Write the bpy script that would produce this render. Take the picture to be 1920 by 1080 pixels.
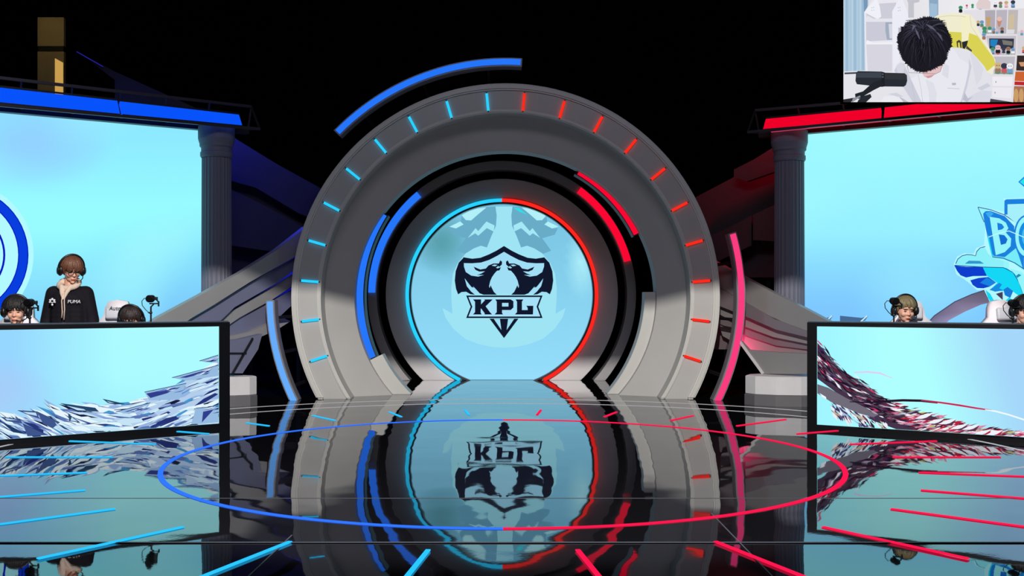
import bpy, bmesh, math, random
import numpy as np
from mathutils import Vector, Matrix, geometry, noise
PI = math.pi
R = math.radians
sc = bpy.context.scene
for o in list(bpy.data.objects):
    bpy.data.objects.remove(o)

# ------------------------------------------------------------------ camera, exposure, world, lights
F, CX, CY, CH = 1955.0, 943.0, 562.0, 1.35
cam_d = bpy.data.cameras.new('camera')
cam = bpy.data.objects.new('camera', cam_d)
sc.collection.objects.link(cam)
cam.location = (0, 0, CH)
cam.rotation_euler = (R(90), 0, 0)
cam_d.sensor_width = 36
cam_d.lens = F / 1920 * 36
cam_d.shift_x = (960 - CX) / 1920
cam_d.shift_y = (CY - 540) / 1920
cam_d.clip_end = 200
sc.camera = cam
sc.view_settings.view_transform = 'Standard'
sc.view_settings.look = 'None'
sc.view_settings.exposure = 0
sc.view_settings.gamma = 1
sc.view_settings.use_curve_mapping = False
w = bpy.data.worlds.new('world')
sc.world = w
w.use_nodes = True
w.node_tree.nodes['Background'].inputs[0].default_value = (0.02, 0.02, 0.035, 1)
w.node_tree.nodes['Background'].inputs[1].default_value = 0.0


def light(name, kind, loc, target, power, color=(1, 1, 1), size=0.1, angle=60, blend=0.3, size_y=None):
    d = bpy.data.lights.new(name, kind)
    d.energy = power
    d.color = color
    if kind == 'SPOT':
        d.spot_size = R(angle); d.spot_blend = blend; d.shadow_soft_size = size
    elif kind == 'AREA':
        d.size = size
        if size_y:
            d.shape = 'RECTANGLE'; d.size_y = size_y
    o = bpy.data.objects.new(name, d)
    sc.collection.objects.link(o)
    o.location = loc
    o.rotation_euler = (Vector(target) - Vector(loc)).to_track_quat('-Z', 'Y').to_euler()
    return o


# front profile spot: its shutter blade (built with the lamp below) cuts the beam off above head height
SPOT_LOC = (0.0, 1.0, 6.5)
light('front_profile_lamp', 'SPOT', SPOT_LOC, (0, 12.5, 0.6), 6700, (1.0, 0.97, 0.9), 0.004, 62, 0.2)
# dim fill added high in front to lift the upper set
light('front_fill', 'AREA', (0, 2.5, 8.5), (0, 15, 2.2), 230, (0.85, 0.82, 1.0), 6.0, size_y=1.5)
# coloured spots added behind the pillars to tint the feather sculptures
light('blue_side_fill', 'SPOT', (-4.2, 14.9, 5.0), (-3.5, 16.2, 3.2), 900, (0.01, 0.02, 1.0), 0.12, 95, 0.6)
light('red_side_fill', 'SPOT', (4.2, 15.1, 5.0), (3.5, 16.3, 3.2), 520, (1.0, 0.0, 0.03), 0.12, 95, 0.6)
light('blue_low_fill', 'SPOT', (-3.3, 14.9, 0.3), (-3.1, 14.2, 2.0), 25, (0.15, 0.2, 1.0), 0.1, 100, 0.6)
light('pink_low_fill', 'SPOT', (3.05, 14.6, 0.55), (4.1, 13.9, 1.25), 60, (1.0, 0.05, 0.2), 0.06, 75, 0.5)  # added lamp, throws pink onto the right feathers
light('amber_tower_spot', 'SPOT', (-7.9, 17.6, 7.4), (-8.5, 19.2, 5.4), 45, (1.0, 0.72, 0.25), 0.1, 60, 0.7)

# ------------------------------------------------------------------ helpers


def lin(c):
    c = c / 255.0
    return c / 12.92 if c <= 0.04045 else ((c + 0.055) / 1.055) ** 2.4


def rgb(t):
    return (lin(t[0]), lin(t[1]), lin(t[2]), 1)


def mat(name, col, rough=0.5, metal=0.0, var=0.08, scale=6.0, emit=None, strength=1.0, spec=0.5, bump=0.0):
    m = bpy.data.materials.new(name)
    m.use_nodes = True
    nt = m.node_tree
    b = nt.nodes['Principled BSDF']
    b.inputs['Roughness'].default_value = rough
    b.inputs['Metallic'].default_value = metal
    b.inputs['Specular IOR Level'].default_value = spec
    tc = nt.nodes.new('ShaderNodeTexCoord')
    nz = nt.nodes.new('ShaderNodeTexNoise')
    nz.inputs['Scale'].default_value = scale
    nz.inputs['Detail'].default_value = 4
    nt.links.new(tc.outputs['Object'], nz.inputs['Vector'])
    mx = nt.nodes.new('ShaderNodeMix')
    mx.data_type = 'RGBA'
    c = rgb(col)
    mx.inputs[6].default_value = tuple(v * (1 - var) for v in c[:3]) + (1,)
    mx.inputs[7].default_value = tuple(min(1, v * (1 + var)) for v in c[:3]) + (1,)
    nt.links.new(nz.outputs['Fac'], mx.inputs[0])
    nt.links.new(mx.outputs[2], b.inputs['Base Color'])
    if emit:
        b.inputs['Emission Color'].default_value = rgb(emit)
        b.inputs['Emission Strength'].default_value = strength
    if bump:
        bp = nt.nodes.new('ShaderNodeBump')
        bp.inputs['Strength'].default_value = bump
        bp.inputs['Distance'].default_value = 0.01
        nt.links.new(nz.outputs['Fac'], bp.inputs['Height'])
        nt.links.new(bp.outputs[0], b.inputs['Normal'])
    return m


def glow(name, col, strength=1.0):
    """light emitting LED surface, with a faint procedural cell variation"""
    m = bpy.data.materials.new(name)
    m.use_nodes = True
    nt = m.node_tree
    nt.nodes.remove(nt.nodes['Principled BSDF'])
    e = nt.nodes.new('ShaderNodeEmission')
    tc = nt.nodes.new('ShaderNodeTexCoord')
    nz = nt.nodes.new('ShaderNodeTexNoise')
    nz.inputs['Scale'].default_value = 3
    nt.links.new(tc.outputs['Object'], nz.inputs['Vector'])
    mx = nt.nodes.new('ShaderNodeMix')
    mx.data_type = 'RGBA'
    c = rgb(col)
    mx.inputs[6].default_value = tuple(v * 0.92 for v in c[:3]) + (1,)
    mx.inputs[7].default_value = c
    nt.links.new(nz.outputs['Fac'], mx.inputs[0])
    nt.links.new(mx.outputs[2], e.inputs[0])
    e.inputs[1].default_value = strength
    nt.links.new(e.outputs[0], nt.nodes['Material Output'].inputs[0])
    return m


def picture_mat(name, strength=1.0, sampled=True):
    """an LED screen's picture: emission from the picture colours, very faint pixel noise"""
    m = bpy.data.materials.new(name)
    m.use_nodes = True
    nt = m.node_tree
    nt.nodes.remove(nt.nodes['Principled BSDF'])
    e = nt.nodes.new('ShaderNodeEmission')
    a = nt.nodes.new('ShaderNodeVertexColor')
    a.layer_name = 'picture'
    nt.links.new(a.outputs[0], e.inputs[0])
    e.inputs[1].default_value = strength
    nt.links.new(e.outputs[0], nt.nodes['Material Output'].inputs[0])
    if not sampled:
        m.cycles.emission_sampling = 'NONE'
    return m


def link(o, parent=None):
    sc.collection.objects.link(o)
    if parent:
        o.parent = parent
    return o


def tag(o, label=None, cat=None, group=None, kind=None):
    if label: o['label'] = label
    if cat: o['category'] = cat
    if group: o['group'] = group
    if kind: o['kind'] = kind
    return o


def thing(name, label, cat, loc=(0, 0, 0), rz=0, group=None):
    o = bpy.data.objects.new(name, None)
    o.empty_display_size = 0.2
    link(o)
    o.location = loc
    o.rotation_euler = (0, 0, rz)
    return tag(o, label, cat, group)


def obj(name, bm, m, parent=None, local=False, smooth=False, label=None):
    """link bm as ONE mesh object; world-space bm is moved into an unrotated parent's frame"""
    if parent is not None and not local:
        off = Vector((0, 0, 0)); p = parent
        while p is not None:
            off += Vector(p.location); p = p.parent
        bmesh.ops.translate(bm, vec=-off, verts=bm.verts)
    me = bpy.data.meshes.new(name)
    bmesh.ops.recalc_face_normals(bm, faces=bm.faces)
    bm.to_mesh(me)
    bm.free()
    for mm in (m if isinstance(m, (list, tuple)) else [m]):
        me.materials.append(mm)
    if smooth:
        for p in me.polygons:
            p.use_smooth = True
    o = bpy.data.objects.new(name, me)
    link(o, parent)
    if label: o['label'] = label
    return o


def copy_tree(o, parent=None):
    c = o.copy()
    sc.collection.objects.link(c)
    c.parent = parent
    for ch in list(o.children):
        copy_tree(ch, c)
    return c


def P(px, py, Y):
    return Vector(((px - CX) / F * Y, Y, CH - (py - CY) / F * Y))


class Plane:
    def __init__(s, a, b, off=0.0):
        """vertical plane through floor points a, b (x,y); off metres towards the viewer"""
        a = Vector((a[0], a[1], 0)); b = Vector((b[0], b[1], 0))
        s.u = (b - a).normalized()
        n = Vector((s.u.y, -s.u.x, 0))
        if n.y > 0: n = -n
        s.n = n
        s.o = a + n * off

    def at(s, px, py, off=0.0):
        o = s.o + s.n * off - Vector((0, 0, CH))
        d = Vector(((px - CX) / F, 1, -(py - CY) / F))
        t = o.dot(s.n) / d.dot(s.n)
        return d * t + Vector((0, 0, CH))


def box(bm, c, s, rot=None, bevel=0):
    r = bmesh.ops.create_cube(bm, size=1)
    vs = r['verts']
    M = Matrix.Translation(c) @ (rot.to_4x4() if rot else Matrix()) @ Matrix.Diagonal((s[0], s[1], s[2], 1))
    bmesh.ops.transform(bm, matrix=M, verts=vs)
    if bevel:
        es = list({e for v in vs for e in v.link_edges})
        bmesh.ops.bevel(bm, geom=es, offset=bevel, segments=2, affect='EDGES', profile=0.5)


def bar(bm, a, b, w, h=None, bevel=0):
    """box beam from a to b"""
    a = Vector(a); b = Vector(b)
    d = b - a
    q = d.to_track_quat('Y', 'Z').to_matrix()
    box(bm, (a + b) / 2, (w, d.length, h or w), q, bevel)


def tube(bm, pts, r, seg=10, closed=False):
    """swept tube; r number or list"""
    pts = [Vector(p) for p in pts]
    n = len(pts)
    rings = []
    up = Vector((0.13, 0.21, 0.97))
    for i, p in enumerate(pts):
        if closed:
            t = pts[(i + 1) % n] - pts[i - 1]
        else:
            t = pts[min(i + 1, n - 1)] - pts[max(i - 1, 0)]
        t.normalize()
        u = up - t * up.dot(t)
        if u.length < 1e-3: u = Vector((1, 0, 0)) - t * t.x
        u.normalize(); up = u
        v = t.cross(u)
        rr = r[i] if isinstance(r, (list, tuple)) else r
        rings.append([bm.verts.new(p + (u * math.cos(2 * PI * k / seg) + v * math.sin(2 * PI * k / seg)) * rr) for k in range(seg)])
    for i in range(n if closed else n - 1):
        A, B = rings[i], rings[(i + 1) % n]
        for k in range(seg):
            bm.faces.new((A[k], A[(k + 1) % seg], B[(k + 1) % seg], B[k]))
    if not closed:
        bm.faces.new(rings[0][::-1]); bm.faces.new(rings[-1])


def lathe(bm, prof, c, seg=32, rfun=None):
    """prof = [(r,z)] about the vertical axis through c"""
    rings = []
    for r_, z in prof:
        rings.append([bm.verts.new((c[0] + math.cos(2 * PI * k / seg) * (rfun(r_, z, k) if rfun else r_),
                                    c[1] + math.sin(2 * PI * k / seg) * (rfun(r_, z, k) if rfun else r_), c[2] + z)) for k in range(seg)])
    for A, B in zip(rings, rings[1:]):
        for k in range(seg):
            bm.faces.new((A[k], A[(k + 1) % seg], B[(k + 1) % seg], B[k]))
    bm.faces.new(rings[0][::-1]); bm.faces.new(rings[-1])


def section_ring(bm, c, sect, a0=0, a1=360, seg=160):
    """sweep a closed section [(rx, rz, y)] round an axis along Y through c=(x,z)"""
    full = abs(a1 - a0) >= 359.9
    n = seg if full else max(3, int(seg * abs(a1 - a0) / 360))
    rings = []
    for i in range(n + (0 if full else 1)):
        a = R(a0 + (a1 - a0) * i / n)
        rings.append([bm.verts.new((c[0] + rx * math.cos(a), y, c[1] + rz * math.sin(a))) for rx, rz, y in sect])
    m = len(sect)
    for i in range(n):
        A, B = rings[i], rings[(i + 1) % len(rings)]
        for k in range(m):
            bm.faces.new((A[k], A[(k + 1) % m], B[(k + 1) % m], B[k]))
    if not full:
        bm.faces.new(rings[0][::-1]); bm.faces.new(rings[-1])


def rect_ring(bm, c, r0, r1, y0, y1, a0=0, a1=360, seg=160):
    section_ring(bm, c, [(r0, r0, y0), (r1, r1, y0), (r1, r1, y1), (r0, r0, y1)], a0, a1, seg)


def cut_floor(bm, z=0.0):
    g = list(bm.verts) + list(bm.edges) + list(bm.faces)
    r = bmesh.ops.bisect_plane(bm, geom=g, plane_co=(0, 0, z), plane_no=(0, 0, 1), clear_inner=True)
    es = [e for e in r['geom_cut'] if isinstance(e, bmesh.types.BMEdge)]
    if es:
        try:
            bmesh.ops.holes_fill(bm, edges=es, sides=0)
        except Exception:
            pass


def bevel_all(bm, off, angle=35, seg=2):
    es = [e for e in bm.edges if len(e.link_faces) == 2 and e.calc_face_angle(0) > R(angle)]
    if es:
        bmesh.ops.bevel(bm, geom=es, offset=off, segments=seg, affect='EDGES')


def slab(bm, pts, n, th):
    """solid plate: front outline pts (world), thickness th along -n"""
    pts = [Vector(p) for p in pts]
    tris = geometry.tessellate_polygon([pts])
    A = [bm.verts.new(p) for p in pts]
    B = [bm.verts.new(p - n * th) for p in pts]
    for t in tris:
        bm.faces.new([A[i] for i in t])
        bm.faces.new([B[i] for i in t][::-1])
    k = len(pts)
    for i in range(k):
        bm.faces.new((A[i], A[(i + 1) % k], B[(i + 1) % k], B[i]))


class Pic:
    """flat picture shown on an LED plane, drawn as coloured patches one on top of the other"""
    def __init__(s, plane, off=0.0, step=0.00012):
        s.pl, s.off, s.step = plane, off, step
        s.v, s.f, s.c = [], [], []
        s.clip = None

    def grid(s, c00, c10, c11, c01, nx, ny, fn):
        base = len(s.v)
        for j in range(ny + 1):
            for i in range(nx + 1):
                u, v = i / nx, j / ny
                px = (c00[0] * (1 - u) + c10[0] * u) * (1 - v) + (c01[0] * (1 - u) + c11[0] * u) * v
                py = (c00[1] * (1 - u) + c10[1] * u) * (1 - v) + (c01[1] * (1 - u) + c11[1] * u) * v
                s.v.append(s.pl.at(px, py, s.off)); s.c.append(rgb(fn(px, py)))
        for j in range(ny):
            for i in range(nx):
                a = base + j * (nx + 1) + i
                s.f.append((a, a + 1, a + nx + 2, a + nx + 1))
        s.off += s.step

    def poly(s, pts, col, cols=None, holes=None):
        pts = list(pts)
        if s.clip and not holes and not cols:
            pts = clip_poly(pts, s.clip)
            if len(pts) < 3: return
        loops = [[Vector((p[0], p[1], 0)) for p in pts]]
        for h in (holes or []):
            loops.append([Vector((p[0], p[1], 0)) for p in h])
        flat = [p for l in loops for p in l]
        base = len(s.v)
        for i, p in enumerate(flat):
            s.v.append(s.pl.at(p.x, p.y, s.off))
            s.c.append(rgb(cols[i] if cols else col))
        for t in geometry.tessellate_polygon(loops):
            s.f.append(tuple(base + k for k in t))
        s.off += s.step

    def ell(s, c, rx, ry, col, n=24, rot=0):
        s.poly([(c[0] + rx * math.cos(2 * PI * k / n) * math.cos(rot) - ry * math.sin(2 * PI * k / n) * math.sin(rot),
                 c[1] + rx * math.cos(2 * PI * k / n) * math.sin(rot) + ry * math.sin(2 * PI * k / n) * math.cos(rot)) for k in range(n)], col)

    def line(s, pts, wd, col):
        L, Rr = [], []
        n = len(pts)
        for i, p in enumerate(pts):
            a = pts[max(0, i - 1)]; b = pts[min(n - 1, i + 1)]
            d = Vector((b[0] - a[0], b[1] - a[1])); d.normalize()
            w_ = (wd[i] if isinstance(wd, (list, tuple)) else wd) / 2
            L.append((p[0] - d.y * w_, p[1] + d.x * w_)); Rr.append((p[0] + d.y * w_, p[1] - d.x * w_))
        s.poly(L + Rr[::-1], col)

    def build(s, name, m, parent, label=None):
        off = Vector((0, 0, 0)); p = parent
        while p is not None:
            off += Vector(p.location); p = p.parent
        me = bpy.data.meshes.new(name)
        me.from_pydata([tuple(v - off) for v in s.v], [], s.f)
        at = me.color_attributes.new('picture', 'FLOAT_COLOR', 'POINT')
        for i, c in enumerate(s.c):
            at.data[i].color = c
        me.materials.append(m)
        o = bpy.data.objects.new(name, me)
        link(o, parent)
        if label: o['label'] = label
        return o


def clip_poly(pts, quad):
    """Sutherland-Hodgman, quad listed so that inside is on one side of each edge"""
    cx = sum(q[0] for q in quad) / len(quad); cy = sum(q[1] for q in quad) / len(quad)
    out = pts
    for i in range(len(quad)):
        a, b = quad[i], quad[(i + 1) % len(quad)]
        def side(p): return (b[0] - a[0]) * (p[1] - a[1]) - (b[1] - a[1]) * (p[0] - a[0])
        sg = 1 if side((cx, cy)) > 0 else -1
        inp, out = out, []
        for k in range(len(inp)):
            p, q = inp[k], inp[(k + 1) % len(inp)]
            sp, sq = side(p) * sg, side(q) * sg
            if sp >= 0: out.append(p)
            if (sp >= 0) != (sq >= 0):
                t = sp / (sp - sq)
                out.append((p[0] + (q[0] - p[0]) * t, p[1] + (q[1] - p[1]) * t))
        if len(out) < 3: return []
    return out


def mixc(a, b, t):
    t = max(0, min(1, t))
    return tuple(a[i] * (1 - t) + b[i] * t for i in range(3))


# ------------------------------------------------------------------ materials
M_set = mat('painted_set_grey', (176, 174, 172), 0.55, var=0.10, scale=1.6)
M_set2 = mat('painted_set_light', (196, 194, 190), 0.5, var=0.06, scale=2.0)
M_inner = mat('brushed_portal_grey', (178, 174, 176), 0.4, 0.2, var=0.14, scale=1.3)
M_dark = mat('satin_black', (9, 9, 13), 0.45)
M_black = mat('black_drape', (4, 4, 6), 0.95, spec=0.0)
M_frame = mat('screen_frame_black', (3, 4, 10), 0.5, spec=0.15)
M_truss = mat('dark_truss_metal', (70, 66, 74), 0.4, 0.6)
M_house = mat('light_bar_housing', (120, 118, 125), 0.45)
M_pillar = mat('fluted_pillar_paint', (108, 108, 124), 0.6, var=0.06)
M_wing = mat('wing_sculpture_grey', (150, 148, 150), 0.42, 0.1, var=0.15, scale=1.2)
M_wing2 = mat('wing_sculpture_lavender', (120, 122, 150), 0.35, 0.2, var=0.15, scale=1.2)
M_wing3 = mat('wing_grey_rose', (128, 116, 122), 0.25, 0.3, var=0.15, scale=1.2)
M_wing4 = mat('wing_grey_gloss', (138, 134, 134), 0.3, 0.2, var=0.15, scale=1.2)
M_shade = mat('dark_feather_panel', (44, 42, 48), 0.6, var=0.2, scale=0.8)
M_plinth = mat('white_plinth', (200, 198, 200), 0.5)
G_blue = glow('blue_led', (38, 120, 255), 1.0)
G_cyan = glow('cyan_led', (40, 205, 255), 1.1)
G_lblue = glow('pale_blue_led', (105, 175, 255), 1.0)
G_red = glow('red_led', (255, 8, 52), 1.0)
G_redt = glow('red_tick_led', (255, 38, 22), 1.2)
G_pink = glow('pink_led', (255, 62, 130), 1.0)
G_neon = glow('neon_red', (255, 38, 30), 1.1)
G_hblue = glow('header_blue_led', (8, 84, 255), 1.0)
G_hred = glow('header_red_led', (244, 0, 42), 1.0)
G_fblue = glow('floor_blue_led', (45, 110, 255), 1.3)
G_fcyan = glow('floor_cyan_led', (40, 190, 255), 1.2)
G_fred = glow('floor_red_led', (255, 22, 75), 1.2)
G_lav = glow('lavender_edge_led', (90, 110, 230), 0.6)
G_amber = glow('amber_glow', (205, 160, 82), 1.0)
M_pic = picture_mat('led_picture')
M_picd = picture_mat('led_picture_detail', sampled=False)

# ------------------------------------------------------------------ floor


def floor_material():
    m = bpy.data.materials.new('glossy_black_stage_floor')
    m.use_nodes = True
    nt = m.node_tree
    b = nt.nodes['Principled BSDF']
    b.inputs['Base Color'].default_value = (0.006, 0.006, 0.008, 1)
    b.inputs['Roughness'].default_value = 0.018
    b.inputs['Specular Tint'].default_value = (0.80, 0.86, 1.0, 1)
    b.inputs['IOR'].default_value = 2.2
    tc = nt.nodes.new('ShaderNodeTexCoord')
    n1 = nt.nodes.new('ShaderNodeTexNoise'); n1.inputs['Scale'].default_value = 1.5; n1.inputs['Detail'].default_value = 1
    n2 = nt.nodes.new('ShaderNodeTexNoise'); n2.inputs['Scale'].default_value = 38; n2.inputs['Detail'].default_value = 2
    nt.links.new(tc.outputs['Object'], n1.inputs['Vector'])
    nt.links.new(tc.outputs['Object'], n2.inputs['Vector'])
    ma = nt.nodes.new('ShaderNodeMath'); ma.operation = 'MULTIPLY_ADD'; ma.inputs[1].default_value = 0.007
    nt.links.new(n2.outputs['Fac'], ma.inputs[0]); nt.links.new(n1.outputs['Fac'], ma.inputs[2])
    bp = nt.nodes.new('ShaderNodeBump'); bp.inputs['Strength'].default_value = 1.0; bp.inputs['Distance'].default_value = 0.0035
    nt.links.new(ma.outputs[0], bp.inputs['Height'])
    nt.links.new(bp.outputs[0], b.inputs['Normal'])
    return m


M_floor = floor_material()
bm = bmesh.new(); box(bm, (0, 13.6, -0.1), (34, 15.58, 0.2))
tag(obj('floor', bm, M_floor), 'glossy black mirror stage floor', kind='structure')
bm = bmesh.new(); box(bm, (0, 2.4, -0.104), (34, 6.78, 0.2))
tag(obj('floor', bm, M_floor), 'front strip of glossy black floor below the seam', kind='structure')
M_seam = mat('floor_seam_grey', (62, 66, 76), 0.5)
M_line = mat('floor_line_white', (200, 200, 205), 0.5)


def floor_line(a, b, wd, m, name, z=0.002):
    bm = bmesh.new()
    bar(bm, (a[0], a[1], z / 2), (b[0], b[1], z / 2), wd, z)
    return tag(obj(name, bm, m), kind='structure')


floor_line((-14, 5.80), (14, 5.80), 0.018, M_seam, 'trim_1')
floor_line((-14, 7.09), (14, 7.09), 0.006, M_seam, 'trim_2')
floor_line((-1.21, 5.98), (-1.26, 4.6), 0.008, M_seam, 'trim_3', 0.0015)
floor_line((1.317, 6.6), (1.315, 4.6), 0.008, M_seam, 'trim_4', 0.0015)
for i, (rr, wd) in enumerate(((5.22, 0.035), (4.66, 0.03))):
    bm = bmesh.new()
    sect = [(rr - wd / 2, 0.0), (rr + wd / 2, 0.0), (rr + wd / 2, 0.003), (rr - wd / 2, 0.003)]
    rings = []
    for k in range(161):
        a = R(-20 + 220 * k / 160)
        rings.append([bm.verts.new((r_ * math.cos(a), 8.93 + r_ * math.sin(a), z)) for r_, z in sect])
    for A, B in zip(rings, rings[1:]):
        for k in range(4):
            bm.faces.new((A[k], A[(k + 1) % 4], B[(k + 1) % 4], B[k]))
    tag(obj('trim_%d' % (5 + i), bm, M_line), 'thin white curved line on the stage floor', kind='structure')

# ring of light in the floor
RC = (0.0, 8.93)


def flat_arc(bm, r0, r1, a0, a1, z0, z1, n=90):
    rings = []
    for k in range(n + 1):
        a = R(a0 + (a1 - a0) * k / n)
        rings.append([bm.verts.new((RC[0] + r_ * math.cos(a), RC[1] + r_ * math.sin(a), z)) for r_, z in ((r0, z0), (r1, z0), (r1, z1), (r0, z1))])
    for A, B in zip(rings, rings[1:]):
        for k in range(4):
            bm.faces.new((A[k], A[(k + 1) % 4], B[(k + 1) % 4], B[k]))
    bm.faces.new(rings[0][::-1]); bm.faces.new(rings[-1])


ring = thing('light_ring', 'big circle of light set in the floor, blue left half and red right half', 'light ring', (0, 8.93, 0))
bm = bmesh.new(); flat_arc(bm, 2.768, 2.808, 90, 270, 0, 0.005); obj('light_strip', bm, G_fblue, ring, label='blue left half')
bm = bmesh.new(); flat_arc(bm, 2.768, 2.808, -90, 90, 0, 0.005); obj('light_strip', bm, G_fred, ring, label='red right half')
ORD = ['first', 'second', 'third', 'fourth', 'fifth', 'sixth', 'seventh', 'eighth', 'ninth', 'tenth', 'eleventh', 'twelfth', 'thirteenth']
for side in (-1, 1):
    for k in range(13):
        a = 6.92 + 13.846 * k
        # the strips near the desks end sooner
        dx, dy = side * math.sin(R(a)), -math.cos(R(a))
        bm = bmesh.new()
        r0, r1 = 3.34, 4.26
        if side < 0:
            r1 = {9: 3.75, 8: 4.1}.get(k, r1)
        if k in (10, 11, 12): r0, r1 = 3.3, (3.9 if k == 10 else 3.85)
        bar(bm, (RC[0] + dx * r0, RC[1] + dy * r0, 0.0035), (RC[0] + dx * r1, RC[1] + dy * r1, 0.0035), 0.026, 0.007)
        col = 'blue' if side < 0 else 'red'
        g = (G_fcyan if side < 0 else G_fred)
        tag(obj('radial_light', bm, g), '%s radial floor light strip, %s from the front around the ring' % (col, ORD[k]),
            'light strip', '%s radial strips around the floor ring' % col, kind='thing')

# ------------------------------------------------------------------ backdrop
bm = bmesh.new(); box(bm, (0, 21.5, 5), (34, 0.2, 10.6))
tag(obj('wall_back', bm, M_black), 'black drape wall behind the stage', kind='structure')

# ------------------------------------------------------------------ outer arch
AC = P(948, 558, 14.2); AC = (AC.x, AC.z)
s1 = 14.2 / F
arch = thing('stage_arch', 'huge round grey arch with blue and red tick lights', 'arch', (AC[0], 14.5, 0))
Ro, Ri = 401 * s1, 347 * s1
bm = bmesh.new()
section_ring(bm, AC, [(Ri, Ri, 14.215), (Ro, Ro, 14.215), (Ro, Ro, 15.0), (Ri, Ri, 15.0)])
cut_floor(bm)
obj('band', bm, M_set, arch)
bm = bmesh.new(); rect_ring(bm, AC, Ro - 0.085, Ro + 0.004, 14.17, 14.3); cut_floor(bm); bevel_all(bm, 0.02)
obj('outer_rim', bm, M_set2, arch)
bm = bmesh.new(); rect_ring(bm, AC, Ri - 0.002, Ri + 0.05, 14.19, 14.62); cut_floor(bm); bevel_all(bm, 0.012)
obj('inner_rim', bm, M_set2, arch)
bm = bmesh.new()
fx, fz = 284 * 14.75 / F, 276 * 14.75 / F
section_ring(bm, AC, [(Ri + 0.02, Ri + 0.02, 14.52), (Ri + 0.02, Ri + 0.02, 15.1), (fx, fz, 15.1), (fx, fz, 14.78)])
cut_floor(bm)
obj('face', bm, M_set, arch)
# recess lining in black
bm = bmesh.new()
section_ring(bm, AC, [(fx + 0.02, fz + 0.02, 15.1), (fx + 0.1, fz + 0.1, 15.35), (2.6, 2.6, 17.75), (2.57, 2.57, 17.75), (fx + 0.06, fz + 0.06, 15.35), (fx, fz, 15.1)])
cut_floor(bm)
obj('recess_lining', bm, M_black, arch)
for k in range(10):
    for side in (1, -1):
        a = R(90 + side * (5.3 + 11.42 * k))
        if side > 0:
            m_ = G_cyan
        else:
            m_ = G_redt
        cpt = Vector((AC[0] + math.cos(a) * 368 * s1, 14.2, AC[1] + math.sin(a) * 368 * s1))
        d = Vector((math.cos(a), 0, math.sin(a)))
        hl = 0.122
        bm = bmesh.new()
        q = d.to_track_quat('Y', 'Z').to_matrix()
        bar(bm, cpt - d * hl, cpt + d * hl, 0.034 if side > 0 else 0.04, 0.034, 0.008)
        t = obj('tick_light', bm, m_, arch, label='cyan blue tick light' if side > 0 else 'orange red tick light')
        bm = bmesh.new()
        bar(bm, cpt - d * (hl + 0.014) + Vector((0, 0.016, 0)), cpt + d * (hl + 0.014) + Vector((0, 0.016, 0)), 0.062, 0.02, 0.004)
        t2 = obj('tick_housing', bm, M_dark, t)

# light bars round the outside of the arch


def light_bar(label, a0, a1, led, name='curved_light_bar', led_label=None):
    am = R((a0 + a1) / 2)
    base = (AC[0] + math.cos(am) * 3.1, 14.05, 0)
    t = thing(name, label, 'light bar', base, group='curved light bars around the arch')
    bm = bmesh.new(); rect_ring(bm, AC, 427 * s1, 443 * s1, 13.98, 14.2, a0, a1)
    if min(a0, a1) < 0 or max(a0, a1) > 180: cut_floor(bm)
    bevel_all(bm, 0.006)
    obj('housing', bm, M_house, t)
    bm = bmesh.new(); e = 0.35
    rect_ring(bm, AC, 430 * s1, 440.5 * s1, 13.965, 14.0, a0 + (e if a0 < a1 else -e), a1 - (e if a0 < a1 else -e))
    if min(a0, a1) < 0 or max(a0, a1) > 180: cut_floor(bm)
    obj('light_strip', bm, led, t)
    n = 3
    for i in range(n):
        a = R(a0 + (a1 - a0) * (i + 0.5) / n)
        if AC[1] + math.sin(a) * 3.1 < 0.15: continue
        bm = bmesh.new()
        bar(bm, (AC[0] + math.cos(a) * 2.88, 14.6, AC[1] + math.sin(a) * 2.88), (AC[0] + math.cos(a) * 3.14, 14.19, AC[1] + math.sin(a) * 3.14), 0.04)
        obj('bracket', bm, M_dark, t)
    return t


light_bar('long blue curved light bar above the upper left of the arch', 86, 135.8, G_blue)
light_bar('pale blue curved light bar standing left of the arch', 180.6, 207, G_lblue)
light_bar('pink curved light bar standing right of the arch', -27, 16, G_pink)

# ------------------------------------------------------------------ arc strips inside the recess
s2 = 15.0 / F


def arc_piece(name, label, cpx, r0, r1, a0, a1, y0, y1, m, led=None, lr=None, la=None, cat='arc panel'):
    c = P(cpx[0], cpx[1], y0); c = (c.x, c.z)
    am = R((a0 + a1) / 2)
    k = y0 / F
    bm = bmesh.new(); rect_ring(bm, c, r0 * k, r1 * k, y0, y1, a0, a1)
    if min(a0, a1) < 0 or max(a0, a1) > 180: cut_floor(bm)
    bevel_all(bm, 0.006)
    t = obj(name, bm, m, arch, label=label)
    if led:
        bm = bmesh.new(); rect_ring(bm, c, lr[0] * k, lr[1] * k, y0 - 0.02, y0 + 0.02, la[0], la[1])
        obj('light_strip', bm, led, t)
    return t


arc_piece('arc_light', 'blue arc light along the left edge of the dark recess', (962, 556), 279, 296, 147, 204, 15.02, 15.3, M_dark, G_blue, (281, 293.5), (147.5, 203.5), cat='arc light')
arc_piece('arc_panel', 'short grey curved foot under the blue arc light', (955, 548), 265, 291, 206, 226, 14.86, 15.16, M_set2)
arc_piece('arc_panel', 'grey curved upright at the right edge of the recess', (922, 550), 287, 310, -45, 0.5, 14.9, 15.2, M_set2)
arc_piece('arc_light', 'red arc light along the upper right recess edge', (949, 558), 265, 277.5, 25.5, 61, 15.04, 15.3, M_dark, G_red, (266.5, 276.5), (26, 60), cat='arc light')

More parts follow.
